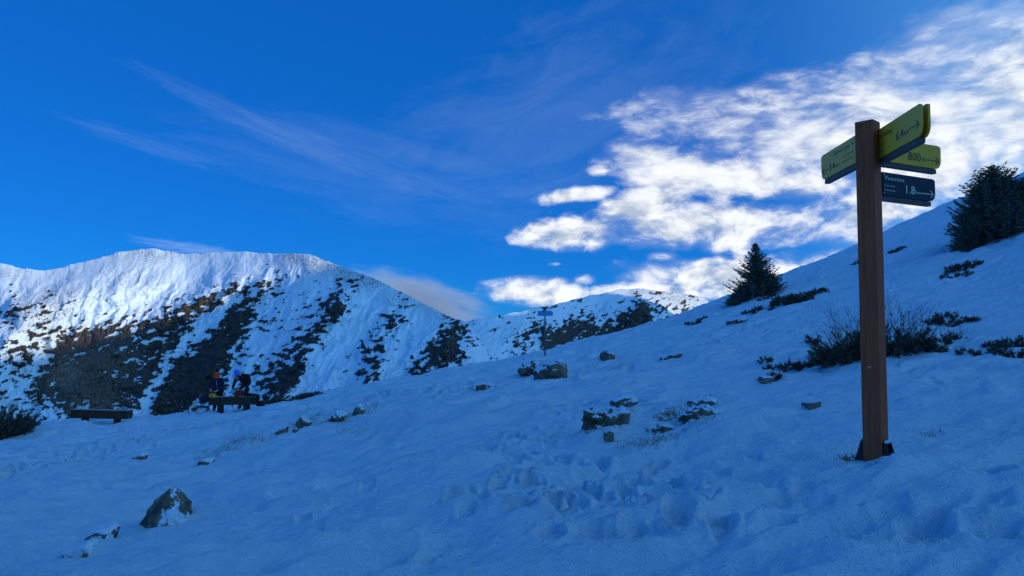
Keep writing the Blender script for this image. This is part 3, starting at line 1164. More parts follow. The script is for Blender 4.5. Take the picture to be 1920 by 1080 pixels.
def extrude_outline(pts, y0, y1):
    bm = bmesh.new()
    a = [bm.verts.new((u, y0, v)) for u, v in pts]
    c = [bm.verts.new((u, y1, v)) for u, v in pts]
    bm.faces.new(a)
    bm.faces.new(c[::-1])
    for i in range(len(pts)):
        j = (i + 1) % len(pts)
        bm.faces.new((a[i], c[i], c[j], a[j]))
    return bm


def text_mesh(s, x0, x1, vc, h, y):
    """lettering fitted to a width and height, standing off the face at y (readable from -Y)"""
    cu = bpy.data.curves.new('lettering', 'FONT')
    cu.body = s
    cu.resolution_u = 3
    ob = bpy.data.objects.new('lettering', cu)
    COL.objects.link(ob)
    dg = bpy.context.evaluated_depsgraph_get()
    me = bpy.data.meshes.new_from_object(ob.evaluated_get(dg))
    bpy.data.objects.remove(ob)
    co = np.zeros(len(me.vertices) * 3, np.float32)
    me.vertices.foreach_get('co', co)
    co = co.reshape(-1, 3)
    lo, hi = co.min(0), co.max(0)
    sx = (x1 - x0) / (hi[0] - lo[0])
    sy = h / (hi[1] - lo[1])
    out = np.stack([x0 + (co[:, 0] - lo[0]) * sx, np.full(len(co), y), vc + (co[:, 1] - (lo[1] + hi[1]) / 2) * sy], 1)
    me.vertices.foreach_set('co', out.astype(np.float32).ravel())
    me.update()
    return me


def arrow_mesh(x0, x1, vc, h, y, th):
    """line with an open chevron head; x1 is the tip"""
    sg = 1 if x1 > x0 else -1
    bm = bmesh.new()

    def bar(ax, az_, bx, bz):
        d = Vector((bx - ax, 0, bz - az_)).normalized()
        n_ = Vector((-d.z, 0, d.x)) * th / 2
        q = [Vector((ax, y, az_)) + n_, Vector((bx, y, bz)) + n_, Vector((bx, y, bz)) - n_, Vector((ax, y, az_)) - n_]
        bm.faces.new([bm.verts.new(v) for v in q])
    bar(x0, vc, x1, vc)
    y -= .0004
    bar(x1 - sg * h * .62, vc + h / 2, x1 + sg * th * .3, vc - th * .2)
    y -= .0004
    bar(x1 - sg * h * .62, vc - h / 2, x1 + sg * th * .3, vc + th * .2)
    return bm_done('arrow', bm)


def sign_arm(start, end, pz_top, pz_bot, mat, texts, arrow, lmat, flip, gap, label, second=True):
    """board(s) on a rail; texts = (string, u0, u1, v, h) in shares of length and height; the face looks along local -Y.
    flip: local +X runs from the outer end back to the post"""
    s_, e_ = Vector(start), Vector(end)
    d = (e_ - s_)
    L = d.length
    H = pz_top - pz_bot
    if flip:
        org, ax = e_, -d.normalized()
    else:
        org, ax = s_, d.normalized()
    ang_ = math.atan2(ax.y, ax.x)
    M = Matrix.Translation((org.x - PB.x, org.y - PB.y, pz_bot - PB.z)) @ Matrix.Rotation(ang_, 4, 'Z')
    out = rounded_board(L, H)
    if flip:
        out = [(L - u, v) for u, v in out][::-1]
    bm = extrude_outline(out, 0.0, .014)
    o = link('sign_board', bm_done('sign_board', bm), mat, post)
    o.matrix_local = M
    tag(o, label)
    for (t, u0, u1, v, h) in texts:
        link('lettering', text_mesh(t, u0 * L, u1 * L, v * H, h * H, -.0022), lmat, o)
    a0_, a1_, v, h, th = arrow
    link('arrow', arrow_mesh(a0_ * L, a1_ * L, v * H, h * H, -.0022, th * H), lmat, o)
    x0_, x1_ = (.08 * L, 1.02 * L) if flip else (-.02 * L, .92 * L)
    box_obj('rail', (x0_, .004, -.040), (x1_, .004 + gap, -.0025), 'rail_brown', o, .004)
    px_ = L - .012 if flip else .012
    for vv in (.02, H - .02):
        bmb = bmesh.new()
        bmesh.ops.create_cone(bmb, cap_ends=True, segments=10, radius1=.008, radius2=.006, depth=.008)
        bmesh.ops.transform(bmb, matrix=Matrix.Translation((px_, -.003, vv)) @ Matrix.Rotation(R(90), 4, 'X'), verts=bmb.verts)
        link('bolt', bm_done('bolt', bmb), 'galvanised', o)
    if second:
        bm = extrude_outline(out, gap, gap + .014)
        o2 = link('sign_board', bm_done('sign_board', bm), mat, post)
        o2.matrix_local = M
        tag(o2, label.replace('board', 'rear board') if False else None)
    # bracket plate that ties the arm to the post
    xb = (L - .06, L + .004) if flip else (-.03, .06)
    box_obj('bracket', (xb[0], .016, .03), (xb[1], .016 + max(gap - .018, .012), H - .03), 'black_steel', o, .003)
    return o


def P3(px, py, Y):
    x, z = ray(px, py)
    return Vector((x * Y, Y, EYE.z + z * Y))


k_ = YP / 5.9
Ya, Yb = 5.9 * k_, 5.18 * k_
s1, e1 = P3(1646, 271, Ya), P3(1727, 222, Yb)
sign_arm((s1.x, s1.y), (e1.x, e1.y), P3(1646, 244.5, Ya).z, P3(1646, 298, Ya).z, 'sign_yellow',
         [('\u2022', .055, .085, .72, .09), ('Medeu', .11, .36, .72, .17), ('\u041c\u0435\u0434\u0435\u0443', .05, .17, .40, .085), ('\u041c\u0435\u0434\u0435\u043e', .05, .17, .22, .085),
          ('6.4', .46, .62, .40, .29), ('km', .635, .735, .36, .14)],
         (.75, .95, .40, .30, .035), 'letter_dark', False, .048, 'yellow board reading Medeu 6.4 km')
s2, e2 = P3(1605, 278, Ya), P3(1540, 316, 6.63 * k_)
sign_arm((s2.x, s2.y), (e2.x, e2.y), P3(1604, 253, Ya).z, P3(1604, 304, Ya).z, 'sign_yellow',
         [('Bukreev syty', .40, .84, .75, .17), ('\u2022', .895, .93, .77, .10), ('\u0422\u0430\u0443 \u0411\u0443\u043a\u0440\u0435\u0435\u0432', .62, .93, .47, .085), ('\u0411\u0443\u043a\u0440\u0435\u0435\u0432 \u0442\u0430\u0443\u044b', .62, .93, .26, .085),
          ('3.4', .25, .41, .33, .29), ('km', .425, .52, .29, .14)],
         (.23, .045, .33, .30, .035), 'letter_dark', True, .042, 'yellow board reading Bukreev syty 3.4 km')
Yc = 6.02 * k_
s3, e3 = P3(1655, 279, Yc), P3(1764, 297, 6.35 * k_)
sign_arm((s3.x, s3.y), (e3.x, e3.y), P3(1655, 256, Yc).z, P3(1655, 301.5, Yc).z, 'sign_yellow',
         [('\u2022 Butakov', .04, .41, .78, .17), ('\u0411\u0443\u0442\u0430\u043a\u043e\u0432\u043a\u0430', .05, .30, .45, .09), ('\u0411\u0443\u0442\u0430\u049b', .05, .20, .25, .09),
          ('800', .42, .64, .38, .34), ('m', .66, .72, .31, .14)],
         (.74, .955, .33, .34, .036), 'letter_dark', False, .042, 'yellow board reading 800 m, behind the others')
s4, e4 = P3(1655, 344, Yc), P3(1753.5, 356, 6.33 * k_)
sign_arm((s4.x, s4.y), (e4.x, e4.y), P3(1655, 322, Yc).z, P3(1655, 366, Yc).z, 'sign_navy',
         [('Panorama', .05, .40, .76, .17), ('\u041f\u0430\u043d\u043e\u0440\u0430\u043c\u0430', .03, .22, .43, .085), ('\u041f\u0430\u043d\u043e\u0440\u0430\u043c\u0430', .03, .22, .24, .085),
          ('1.8', .43, .60, .38, .35), ('km', .62, .72, .31, .14)],
         (.74, .955, .31, .34, .036), 'letter_pale', False, .042, 'navy board reading Panorama 1.8 km')
# pale scratch in the post face
sq = P3(1628, 690, YP - .1)
n1_ = Vector((-.727, -.687, 0))
t1_ = Vector((.687, -.727, 0))
sc0 = n1_ * .0690
h0 = sq.z - PB.z
v_, f_ = tube([tuple(sc0 + t1_ * -.022 + Vector((0, 0, h0 - .012))), tuple(sc0 + t1_ * -.012 + Vector((0, 0, h0 + .002))), tuple(sc0 + t1_ * .012 + Vector((0, 0, h0 + .010)))], [.003, .006, .002], 5)
link('scratch', np_mesh('scratch', v_, f_), 'zip_grey', post)

# far direction sign on the skyline
fb = on_ground(1022, 667)
fp = empty('trail_sign', fb, 'thin steel pole with a blue arrow board on the skyline', 'sign')
Yf = fb.y
hp = P3(1022, 579, Yf).z - fb.z
v_, f_ = tube([(0, 0, -.3), (0, 0, hp)], [.035, .032], 8)
link('pole', np_mesh('pole', v_, f_), 'pole_steel', fp)
zt, zb = P3(1022, 583, Yf).z - fb.z, P3(1022, 592.5, Yf).z - fb.z
xl, xr = -14.0 / FPX * Yf, 12.5 / FPX * Yf
tipx = 16.0 / FPX * Yf
bm = extrude_outline([(xl, zb), (xr, zb), (tipx, (zb + zt) / 2), (xr, zt), (xl, zt)], -.05, -.035)
link('sign_board', bm_done('sign_board', bm), 'sign_blue', fp)
v_, f_ = tube([(0, 0, hp), (0, 0, hp + .05)], [.05, .03], 8)
link('pole_cap', np_mesh('pole_cap', v_, f_), 'pole_steel', fp)


# ------------------------------------------------------------------ trees and shrubs
def spruce(rs, stems, dens=1.0):
    """stems: dx, dy, base z, height, spread radius, convexity; returns trunk and crown meshes"""
    P0, P1, RR_ = [], [], []
    trunk = []
    for (dx, dy, bz, H, Rb, cv) in stems:
        n_lv = int(26 * max(H, 1.0) ** .6 * dens)
        trunk.append(tube([(dx, dy, bz - .3), (dx + rs.normal(0, .02), dy, bz + H * .5), (dx, dy, bz + H * .97)], [.035 * H, .02 * H, .004], 6))
        for lv in range(n_lv):
            t = (lv + rs.uniform(0, .8)) / n_lv
            z = bz + H * (.02 + .95 * t)
            Lb = Rb * (1 - t) ** cv + .05
            nb_ = int(rs.integers(6, 10) * (1.0 if t < .8 else .7))
            a0_ = rs.uniform(0, 6.28)
            for k in range(nb_):
                a = a0_ + 6.283 * k / nb_ + rs.normal(0, .25)
                L = Lb * rs.uniform(.55, 1.18)
                rise = .10 + .55 * t + rs.normal(0, .08)
                nseg = max(3, int(L / .085))
                s_ = (np.arange(nseg) + rs.uniform(0, 1, nseg) * .6) / nseg
                rr = s_ * L
                zz = z + rr * rise - .32 * L * s_ * (1 - s_) + .10 * L * s_ ** 3
                bx, by = dx + rr * math.cos(a), dy + rr * math.sin(a)
                # branch wood
                P0.append([(dx, dy, z)])
                P1.append([(dx + L * math.cos(a), dy + L * math.sin(a), z + L * rise + .10 * L)])
                RR_.append([.007 + .006 * L])
                for side in (-1, 1, 0):
                    sh = (.10 + .16 * L * (1 - s_ * .75)) * rs.uniform(.6, 1.25, nseg)
                    sh = np.minimum(sh, .30)
                    aa = a + side * (0.85 + rs.normal(0, .25, nseg))
                    up = rs.normal(.10, .22, nseg) + (.25 if side == 0 else 0)
                    p0 = np.stack([bx, by, zz], 1)
                    dr = np.stack([np.cos(aa), np.sin(aa), up], 1)
                    P0.append(p0)
                    P1.append(p0 + dr * sh[:, None])
                    RR_.append(.016 + .05 * sh * rs.uniform(.7, 1.2, nseg))
        # leader and top shoots
        tp = np.array([dx, dy, bz + H])
        P0.append([tp - [0, 0, .22]])
        P1.append([tp + [0, 0, .12]])
        RR_.append([.022])
        for k in range(10):
            a, zz = rs.uniform(0, 6.28), rs.uniform(.02, .30)
            P0.append([tp - [0, 0, zz]])
            P1.append([tp - [0, 0, zz] + np.array([math.cos(a), math.sin(a), .55]) * (.06 + zz * .45)])
            RR_.append([.018])
    P0 = np.concatenate([np.asarray(p, float).reshape(-1, 3) for p in P0])
    P1 = np.concatenate([np.asarray(p, float).reshape(-1, 3) for p in P1])
    RR_ = np.concatenate([np.asarray(p, float).ravel() for p in RR_])
    v, f = spindles(P0, P1, RR_)
    tv, tf = join(trunk)
    return (tv, tf), (v, f)


def add_spruce(px, py, stems, seed, label, dens=1.0):
    rs = np.random.default_rng(seed)
    g0 = on_ground(px, py)
    fix = []
    for (dx, dy, dzz, H, Rb, cv) in stems:
        fix.append((dx, dy, gz(g0.x + dx, g0.y + dy) - g0.z + dzz, H, Rb, cv))
    (tv, tf), (v, f) = spruce(rs, fix, dens)
    # keep the lowest shoots on the snow, not under it
    wx_, wy_ = v[:, 0] + g0.x, v[:, 1] + g0.y
    lim = base_z(wx_, wy_) - g0.z - .05
    v[:, 2] = np.maximum(v[:, 2], lim)
    e_ = empty('spruce_tree', g0, label, 'tree')
    link('trunk', np_mesh('trunk', tv, tf), 'bark', e_)
    link('crown', np_mesh('crown', v, f, False), 'spruce_needles', e_)
    return e_, g0


t1, g1 = add_spruce(1418, 556, [(0, 0, 0, 2.55, 1.25, .92), (-.75, -.25, -.05, .95, .62, .8), (-1.05, -.3, -.05, .55, .55, .7), (.55, -.1, 0, .8, .8, .8)], 5,
                    'small pointed spruce on the skyline with open branch tips')
t2, g2 = add_spruce(1862, 448, [(.18, .2, 0, 3.05, 1.75, .62), (-.22, .1, 0, 2.55, 1.3, .62), (.85, .25, 0, 2.2, 1.5, .55), (-.85, -.15, -.1, 1.35, .95, .55), (1.6, .2, 0, 1.7, 1.3, .55), (.2, -.5, -.05, 1.4, 1.5, .5), (-1.3, -.2, -.1, .7, .6, .55)], 9,
                    'broad dense spruce thicket leaning uphill at the right edge', 1.0)


def juniper(rs, clumps, g0, dens=1.0, thick=1.0):
    """low mats: clumps = (dx, dy, rx, ry, height) in metres round g0"""
    P0, P1, RR_ = [], [], []
    for (dx, dy, rx, ry, h) in clumps:
        nst = max(8, int(rx * ry * 330 * dens) + 10)
        for i in range(nst):
            a, q = rs.uniform(0, 6.28), math.sqrt(rs.uniform(0, 1))
            x, y = dx + rx * q * math.cos(a), dy + ry * q * math.sin(a)
            z = gz_fast(g0.x + x, g0.y + y) - g0.z - .02
            L = h * (1.15 - .75 * q * q) * rs.uniform(.6, 1.2)
            out = np.array([math.cos(a) * (.3 + .7 * q), math.sin(a) * (.3 + .7 * q), rs.uniform(.45, 1.0)])
            out[:2] += rs.normal(0, .3, 2)
            out /= np.linalg.norm(out)
            base_ = np.array([x, y, z])
            nsh = max(4, int(L / .026))
            t = (np.arange(nsh) + rs.uniform(0, .8, nsh)) / nsh
            pts = base_ + out * (t * L)[:, None]
            P0.append(base_[None])
            P1.append((base_ + out * L)[None])
            RR_.append([.008])
            d = out + rs.normal(0, .55, (nsh, 3))
            d /= np.linalg.norm(d, axis=1, keepdims=True)
            ln = rs.uniform(.05, .11, nsh) * (1.0 + .4 * (h > .25)) * thick ** .5
            P0.append(pts)
            P1.append(pts + d * ln[:, None])
            RR_.append(rs.uniform(.006, .0115, nsh) * thick)
            d = out + rs.normal(0, .55, (nsh, 3))
            d /= np.linalg.norm(d, axis=1, keepdims=True)
            P0.append(pts)
            P1.append(pts + d * ln[:, None])
            RR_.append(rs.uniform(.006, .0115, nsh) * thick)
    P0 = np.concatenate([np.asarray(p, float).reshape(-1, 3) for p in P0])
    P1 = np.concatenate([np.asarray(p, float).reshape(-1, 3) for p in P1])
    RR_ = np.concatenate([np.asarray(p, float).ravel() for p in RR_])
    return spindles(P0, P1, RR_)


def gz_fast(x, y):
    """bilinear look-up in the slope mesh (same rings and spokes)"""
    a, r = math.degrees(math.atan2(x, y)), math.hypot(x, y)
    j = int(np.clip(np.searchsorted(az_l, a) - 1, 0, len(az_l) - 2))
    i = int(np.clip(np.searchsorted(rr_, r) - 1, 0, len(rr_) - 2))
    tj = (a - az_l[j]) / (az_l[j + 1] - az_l[j])
    ti = (r - rr_[i]) / (rr_[i + 1] - rr_[i])
    return float((GZ[i, j] * (1 - tj) + GZ[i, j + 1] * tj) * (1 - ti) + (GZ[i + 1, j] * (1 - tj) + GZ[i + 1, j + 1] * tj) * ti)


def shrub(clumps_px, seed, label, name='juniper_shrub', dens=1.0, group=None, scale_thick=1.0):
    """clumps_px: px, py of the foot, half width px, height px"""
    rs = np.random.default_rng(seed)
    g0 = on_ground(clumps_px[0][0], clumps_px[0][1])
    cl = []
    for (px, py, wpx, hpx) in clumps_px:
        q = on_ground(px, py)
        s_ = q.y / FPX
        cl.append((q.x - g0.x, q.y - g0.y, wpx * s_, max(wpx * s_ * .55, .08), max(hpx * s_, .05)))
    far = min(max(g0.y / 14.0, 1.0), 2.4)
    v, f = juniper(rs, cl, g0, dens * 1.45 / far, min(far, 1.6))      # sturdier shoots where single needles cannot be told apart
    o = link(name, np_mesh(name, v, f, False), 'juniper', None, g0)
    return tag(o, label, 'shrub', group)


shrub([(1495, 566, 26, 14), (1470, 566, 18, 12), (1462, 573, 14, 14), (1510, 557, 16, 10), (1530, 548, 16, 6), (1544, 546, 8, 5)], 21,
      'dark juniper mat right of the pointed spruce on the hillside', dens=2.2)
shrub([(1418, 583, 13, 8), (1400, 587, 8, 4), (1445, 581, 6, 5)], 22, 'small juniper tuft below the pointed spruce', dens=2.2)
shrub([(1440, 560, 18, 8), (1455, 553, 12, 6)], 23, 'juniper strip at the foot of the pointed spruce', dens=2.2)
shrub([(1800, 505, 26, 10), (1825, 497, 20, 8), (1808, 516, 14, 8), (1785, 502, 12, 6), (1773, 521, 9, 5)], 24, 'ragged brown juniper mat below the spruce thicket', dens=2.2)
shrub([(1678, 473, 10, 6), (1690, 466, 10, 4)], 25, 'small juniper sprig on the hillside just right of the signpost', dens=2.5)
shrub([(1606, 494, 7, 4)], 26, 'tiny juniper sprig peeping out left of the signpost', dens=3)
shrub([(1300, 607, 14, 7), (1315, 600, 10, 5), (1385, 598, 10, 4)], 27, 'dark juniper streak on the brow left of the pointed spruce', dens=2.2)
big = [(1590, 672, 42, 50), (1560, 676, 26, 36), (1612, 668, 30, 44), (1680, 660, 30, 46), (1710, 652, 30, 34), (1655, 668, 26, 50), (1536, 668, 12, 18)]
shrub(big, 28, 'large dark juniper bush right behind the signpost', dens=1.9)
shrub([(1510, 688, 16, 14), (1495, 690, 10, 10), (1525, 684, 10, 10)], 29, 'low juniper trailing left from the big bush', dens=2.2)
shrub([(1450, 692, 14, 10), (1435, 678, 9, 9), (1475, 690, 12, 16)], 30, 'leftmost spreading juniper sprigs below the big bush', dens=2.0)
shrub([(1524, 640, 9, 14)], 31, 'single small juniper tuft up left of the big bush', dens=2.6)
shrub([(1745, 656, 22, 20), (1735, 648, 12, 12)], 32, 'rounded juniper clump right of the signpost', dens=2.4)
shrub([(1762, 640, 14, 14), (1780, 636, 10, 16), (1800, 634, 9, 4)], 33, 'small juniper sprigs between the rounded clump and the far mat', dens=2.4)
shrub([(1775, 599, 22, 14), (1800, 602, 22, 8), (1822, 601, 9, 7), (1752, 604, 14, 7), (1757, 607, 10, 4), (1780, 613, 9, 4)], 34, 'flat juniper mat uphill of the rounded clump', dens=2.2)
shrub([(1905, 668, 30, 18), (1890, 650, 20, 20), (1912, 650, 20, 14), (1862, 646, 12, 7), (1862, 660, 8, 6)], 35, 'spreading juniper at the right edge of the picture', dens=2.2)
shrub([(1808, 662, 8, 4), (1835, 666, 5, 3)], 36, 'two tiny sprigs in the snow before the flat mat', dens=3)
shrub([(18, 815, 34, 44), (-20, 820, 40, 56), (42, 803, 16, 26), (-60, 820, 40, 60)], 37, 'dark juniper bush cut off by the left edge', dens=1.3)
shrub([(1455, 707, 8, 4)], 38, 'tiny dead sprig under the trailing juniper', dens=3)
shrub([(520, 748, 22, 7), (560, 744, 26, 6), (590, 740, 14, 5), (500, 755, 14, 6)], 40, 'dark heath strip along the brow behind the benches', dens=4)

# bare bush with rime behind the post
rs = np.random.default_rng(50)
BQ = on_ground(1668, 655)
segs0, segs1, segr = [], [], []


def grow(p, d, L, r, lv):
    n_ = 3
    for i in range(n_):
        d2 = d + rs.normal(0, .16, 3) + np.array([0, 0, .06])
        d2 /= np.linalg.norm(d2)
        q = p + d2 * L / n_
        segs0.append(p)
        segs1.append(q + d2 * .01)
        segr.append(r * (1 - .2 * i / n_))
        if lv > 0 and i > 0:
            for _ in range(rs.integers(1, 3)):
                dd = d2 + rs.normal(0, .55, 3)
                dd[2] += .25
                dd /= np.linalg.norm(dd)
                grow(q, dd, L * rs.uniform(.45, .75), r * .62, lv - 1)
        p, d = q, d2


for i in range(64):
    a = rs.uniform(0, 6.28)
    bx_ = np.array([rs.normal(0, .30), rs.normal(0, .25), 0])
    bx_[2] = gz_fast(BQ.x + bx_[0], BQ.y + bx_[1]) - BQ.z - .03
    d = np.array([bx_[0] * 1.8 + rs.normal(0, .4), bx_[1] + rs.normal(0, .25), .9])
    grow(bx_, d / np.linalg.norm(d), rs.uniform(.24, .56), .0070, 2)
for i in range(12):
    bx_ = np.array([rs.uniform(-.85, -.45), rs.normal(0, .2), 0])
    bx_[2] = gz_fast(BQ.x + bx_[0], BQ.y + bx_[1]) - BQ.z
    d = np.array([-.45 + rs.normal(0, .25), rs.normal(0, .25), 1.0])
    grow(bx_, d / np.linalg.norm(d), rs.uniform(.35, .62), .006, 2)
v, f = spindles(segs0, segs1, np.array(segr) * 1.15, .3)
tag(link('bare_bush', np_mesh('bare_bush', v, f, False), 'bare_twig', None, BQ), 'rime covered leafless bush rising behind the signpost', 'bush')


# ------------------------------------------------------------------ rocks
def rock(outline, base_py, depth, snow, seed, label, px0=None, Y=None, rough=.06, sink=.06, group=None, pts3=None, patch=0.0):
    """outline: picture points of the visible stone, kept at the distance of its foot"""
    xs = [p[0] for p in outline]
    pxc = px0 or (min(xs) + max(xs)) / 2
    apx = min(outline, key=lambda p: p[1])[0]
    g0 = on_ground(pxc, base_py)
    Yr = Y or g0.y
    rs = np.random.default_rng(seed)
    pts = []
    for (px, py) in outline:
        x = (px - pxc) / FPX * Yr
        xa = (apx - pxc) / FPX * Yr
        z = (base_py - py) / FPX * Yr * .92
        for k, (sc, yy) in enumerate(((.86, -.5), (1.0, -.1), (.9, .35), (.7, .55))):
            hz = z if k in (1,) else z * (.9 if k == 0 else .92) * rs.uniform(.82, 1.0)
            pts.append((xa + (x - xa) * sc + rs.normal(0, .01), yy * depth * rs.uniform(.75, 1.1), hz))
        pts.append((x * .95, depth * rs.uniform(-.4, .4), min(z * .2, 0) - sink - .15))
    if pts3:
        pts = [(p[0] * .80, p[1] * .8, p[2] * .80) for p in pts3]
    bm = bmesh.new()
    for p in pts:
        bm.verts.new(p)
    r_ = bmesh.ops.convex_hull(bm, input=bm.verts)
    for v in [v for v in bm.verts if not v.link_faces]:
        bm.verts.remove(v)
    bmesh.ops.triangulate(bm, faces=bm.faces)
    size = max(xs) - min(xs)
    for it in range(4):
        lim = max(.035, size / FPX * Yr / 16)
        ed = [e for e in bm.edges if e.calc_length() > lim]
        if not ed or len(bm.verts) > 5000:
            break
        bmesh.ops.subdivide_edges(bm, edges=ed, cuts=1, use_grid_fill=False)
        bmesh.ops.triangulate(bm, faces=[f for f in bm.faces if len(f.verts) > 3])
    bm.normal_update()
    amp = rough * size / FPX * Yr
    fq = 5.5 / (size / FPX * Yr)
    co = np.array([v.co[:] for v in bm.verts])
    nn = ridged((co[:, 0] + co[:, 1] * .7) * fq * .55, (co[:, 2] - co[:, 1] * .6) * fq * .55, 4, seed) - .6 + .6 * fbm(co[:, 0] * fq * 1.6 + 9, co[:, 2] * fq * 1.6 + co[:, 1] * fq, 3, seed + 5)
    for v, q in zip(bm.verts, nn):
        v.co += v.normal * float(q) * amp
    me = bm_done('rock', bm, not pts3)
    o = link('rock', me, 'rock', None, g0)
    o['snow_amt'] = float(snow)
    o['snow_patch'] = float(patch)
    return tag(o, label, 'rock', group)


rock([(258, 982), (262, 970), (290, 935), (318, 910), (327, 907), (336, 918), (345, 926), (354, 935), (358, 968), (330, 980), (290, 988)], 984, .34, -.16, 1,
     'pointed grey rock streaked with snow in the left foreground', rough=.022, patch=1.0,
     pts3=[(.13, .06, .57), (.08, .0, .545), (.17, .02, .50), (.33, .08, .36), (.35, .12, .33), (.37, -.02, -.15), (.37, .25, -.15), (.35, .0, .12), (-.40, -.05, -.15), (-.36, -.04, .04), (-.14, -.02, .36),
           (-.26, .2, .10), (.04, -.32, -.15), (-.05, -.22, .14), (.16, -.16, .26), (.12, .36, -.15), (.10, .24, .36)])
rock([(160, 1012), (170, 998), (182, 986), (196, 985), (212, 987), (200, 1000), (180, 1014)], 1008, .35, .55, 2, 'small snow capped rock left of the pointed rock')
rock([(130, 1030), (150, 1024), (168, 1016), (172, 1024), (150, 1034)], 1030, .25, .75, 3, 'flat stone almost buried in snow below the pointed rock')
rock([(1095, 770), (1098, 768), (1110, 772), (1150, 766), (1168, 767), (1178, 777), (1150, 788), (1120, 798), (1102, 802), (1098, 788)], 797, .24, .06, 4,
     'long dark rock with a snowy top in the middle of the slope', rough=.11)
rock([(1146, 752), (1152, 746), (1165, 740), (1185, 741), (1196, 748), (1180, 758), (1160, 762), (1148, 757)], 760, .35, .42, 5, 'rounded rock half under snow behind the long dark rock')
rock([(1275, 778), (1300, 764), (1330, 760), (1345, 768), (1352, 774), (1330, 781), (1300, 782)], 781, .34, -.04, 6, 'flat dark rock ringed by dry grass, near the middle', rough=.08)
rock([(1290, 756), (1300, 748), (1320, 744), (1338, 744), (1342, 752), (1320, 757)], 758, .30, .15, 7, 'upper ledge of stone just behind the flat dark rock')
rock([(1224, 804), (1236, 794), (1246, 791), (1262, 800), (1268, 806), (1245, 808)], 807, .22, -.05, 8, 'small peaked dark stone in the grassy patch')
rock([(1132, 812), (1138, 806), (1144, 803), (1150, 812), (1140, 817)], 816, .12, .1, 9, 'little pointed stone below the long dark rock')
rock([(1002, 697), (1010, 690), (1024, 680), (1040, 672), (1050, 670), (1060, 678), (1060, 685), (1045, 696), (1020, 706), (1004, 706)], 704, .9, -.05, 10,
     'large slanting brown boulder near the skyline', rough=.06)
rock([(974, 691), (985, 685), (1005, 680), (1030, 680), (1034, 684), (1015, 694), (990, 698), (976, 696)], 697, .9, -.1, 11, 'low dark rubble rock beside the slanting boulder', rough=.10)
rock([(1125, 668), (1128, 660), (1134, 656), (1142, 660), (1152, 663), (1146, 670), (1130, 673)], 672, .4, -.02, 12, 'dark lump of rock right of the slanting boulder')
rock([(895, 722), (905, 716), (918, 718), (928, 722), (915, 728), (902, 727)], 728, .4, .05, 13, 'pair of flat stones in the snow below the skyline')
rock([(560, 790), (564, 782), (567, 779), (573, 784), (582, 788), (588, 791), (575, 793)], 791, .5, -.05, 14, 'dark stone nearest the benches')
rock([(618, 786), (626, 777), (634, 769), (644, 770), (650, 775), (648, 781), (630, 786)], 785, .8, .35, 15, 'snowy rock left of a peaked one, below the brow')
rock([(662, 774), (668, 764), (674, 756), (680, 760), (684, 768), (676, 772)], 773, .5, .05, 16, 'peaked rock with snowy right side below the brow')
rock([(518, 809), (526, 804), (534, 798), (538, 797), (535, 805), (528, 811)], 810, .3, .05, 17, 'thin tilted slab of stone below the second bench')
rock([(550, 806), (556, 801), (558, 806), (553, 809)], 808, .2, .1, 18, 'pebble sized stone right of the tilted slab')
rock([(374, 866), (382, 860), (392, 858), (400, 862), (390, 869)], 868, .4, .10, 19, 'small brown stone on the path edge')
rock([(245, 860), (258, 855), (270, 849), (272, 853), (262, 858)], 858, .3, .25, 20, 'thin flat stone on the beaten path')
rock([(1506, 757), (1514, 753), (1528, 748), (1536, 750), (1525, 756), (1512, 759)], 758, .2, .1, 21, 'flat sliver of rock left of the signpost')
rock([(1238, 672), (1255, 668), (1268, 662), (1276, 660), (1262, 668), (1248, 673)], 671, .5, .05, 22, 'thin rock rib on the slope below the skyline')
rock([(1424, 707), (1436, 704), (1446, 706), (1438, 710), (1428, 711)], 710, .2, .0, 23, 'small dark stone below the leftmost juniper sprigs')
rock([(1362, 602), (1374, 598), (1392, 592), (1398, 596), (1384, 602), (1370, 605)], 604, .6, .35, 24, 'snowed over boulder below the pointed spruce')
rock([(1282, 772), (1276, 776), (1290, 780)], 781, .1, .1, 25, 'tiny stone at the left end of the flat dark rock') if False else None

# dry grass sticking through thin snow
rs = np.random.default_rng(77)
G0, G1, GR = [], [], []


def tuft(px, py, n_, spread, h):
    q = on_ground(px, py)
    for i in range(n_):
        x, y = q.x + rs.normal(0, spread), q.y + rs.normal(0, spread * .6)
        z = gz_fast(x, y)
        d = np.array([rs.normal(0, .8), rs.normal(0, .5), rs.uniform(.35, 1.0)])
        d /= np.linalg.norm(d)
        L = h * rs.uniform(.5, 1.2)
        G0.append((x, y, z - .01))
        G1.append((x + d[0] * L, y + d[1] * L, z + d[2] * L))
        GR.append(rs.uniform(.0018, .0034) * max(1, q.y / 14))


for (px, py, n_, sp, h) in [(1235, 822, 150, .16, .07), (1215, 832, 70, .09, .08), (1150, 816, 90, .13, .06), (1250, 806, 60, .10, .06), (1285, 770, 70, .10, .09), (1345, 772, 60, .12, .07),
                            (1190, 772, 40, .10, .08), (1595, 860, 70, .07, .06), (1618, 872, 40, .05, .05), (1745, 815, 40, .06, .05), (1205, 755, 6, .05, .18), (1300, 800, 40, .08, .05),
                            (572, 790, 60, .35, .28), (590, 784, 40, .25, .34), (640, 780, 50, .4, .25), (690, 764, 30, .3, .3), (405, 852, 70, .35, .20), (430, 835, 60, .35, .22), (455, 826, 50, .3, .28),
                            (475, 824, 40, .2, .30), (670, 800, 30, .2, .25), (1455, 705, 30, .12, .06), (1790, 460, 90, .5, .22), (1820, 455, 60, .4, .2), (910, 724, 30, .4, .2), (1840, 618, 60, .5, .06),
                            (1170, 838, 40, .07, .05), (1320, 782, 60, .16, .07), (1100, 812, 24, .06, .06), (940, 812, 20, .10, .05), (1030, 818, 26, .12, .05)]:
    tuft(px, py, n_, sp, h)
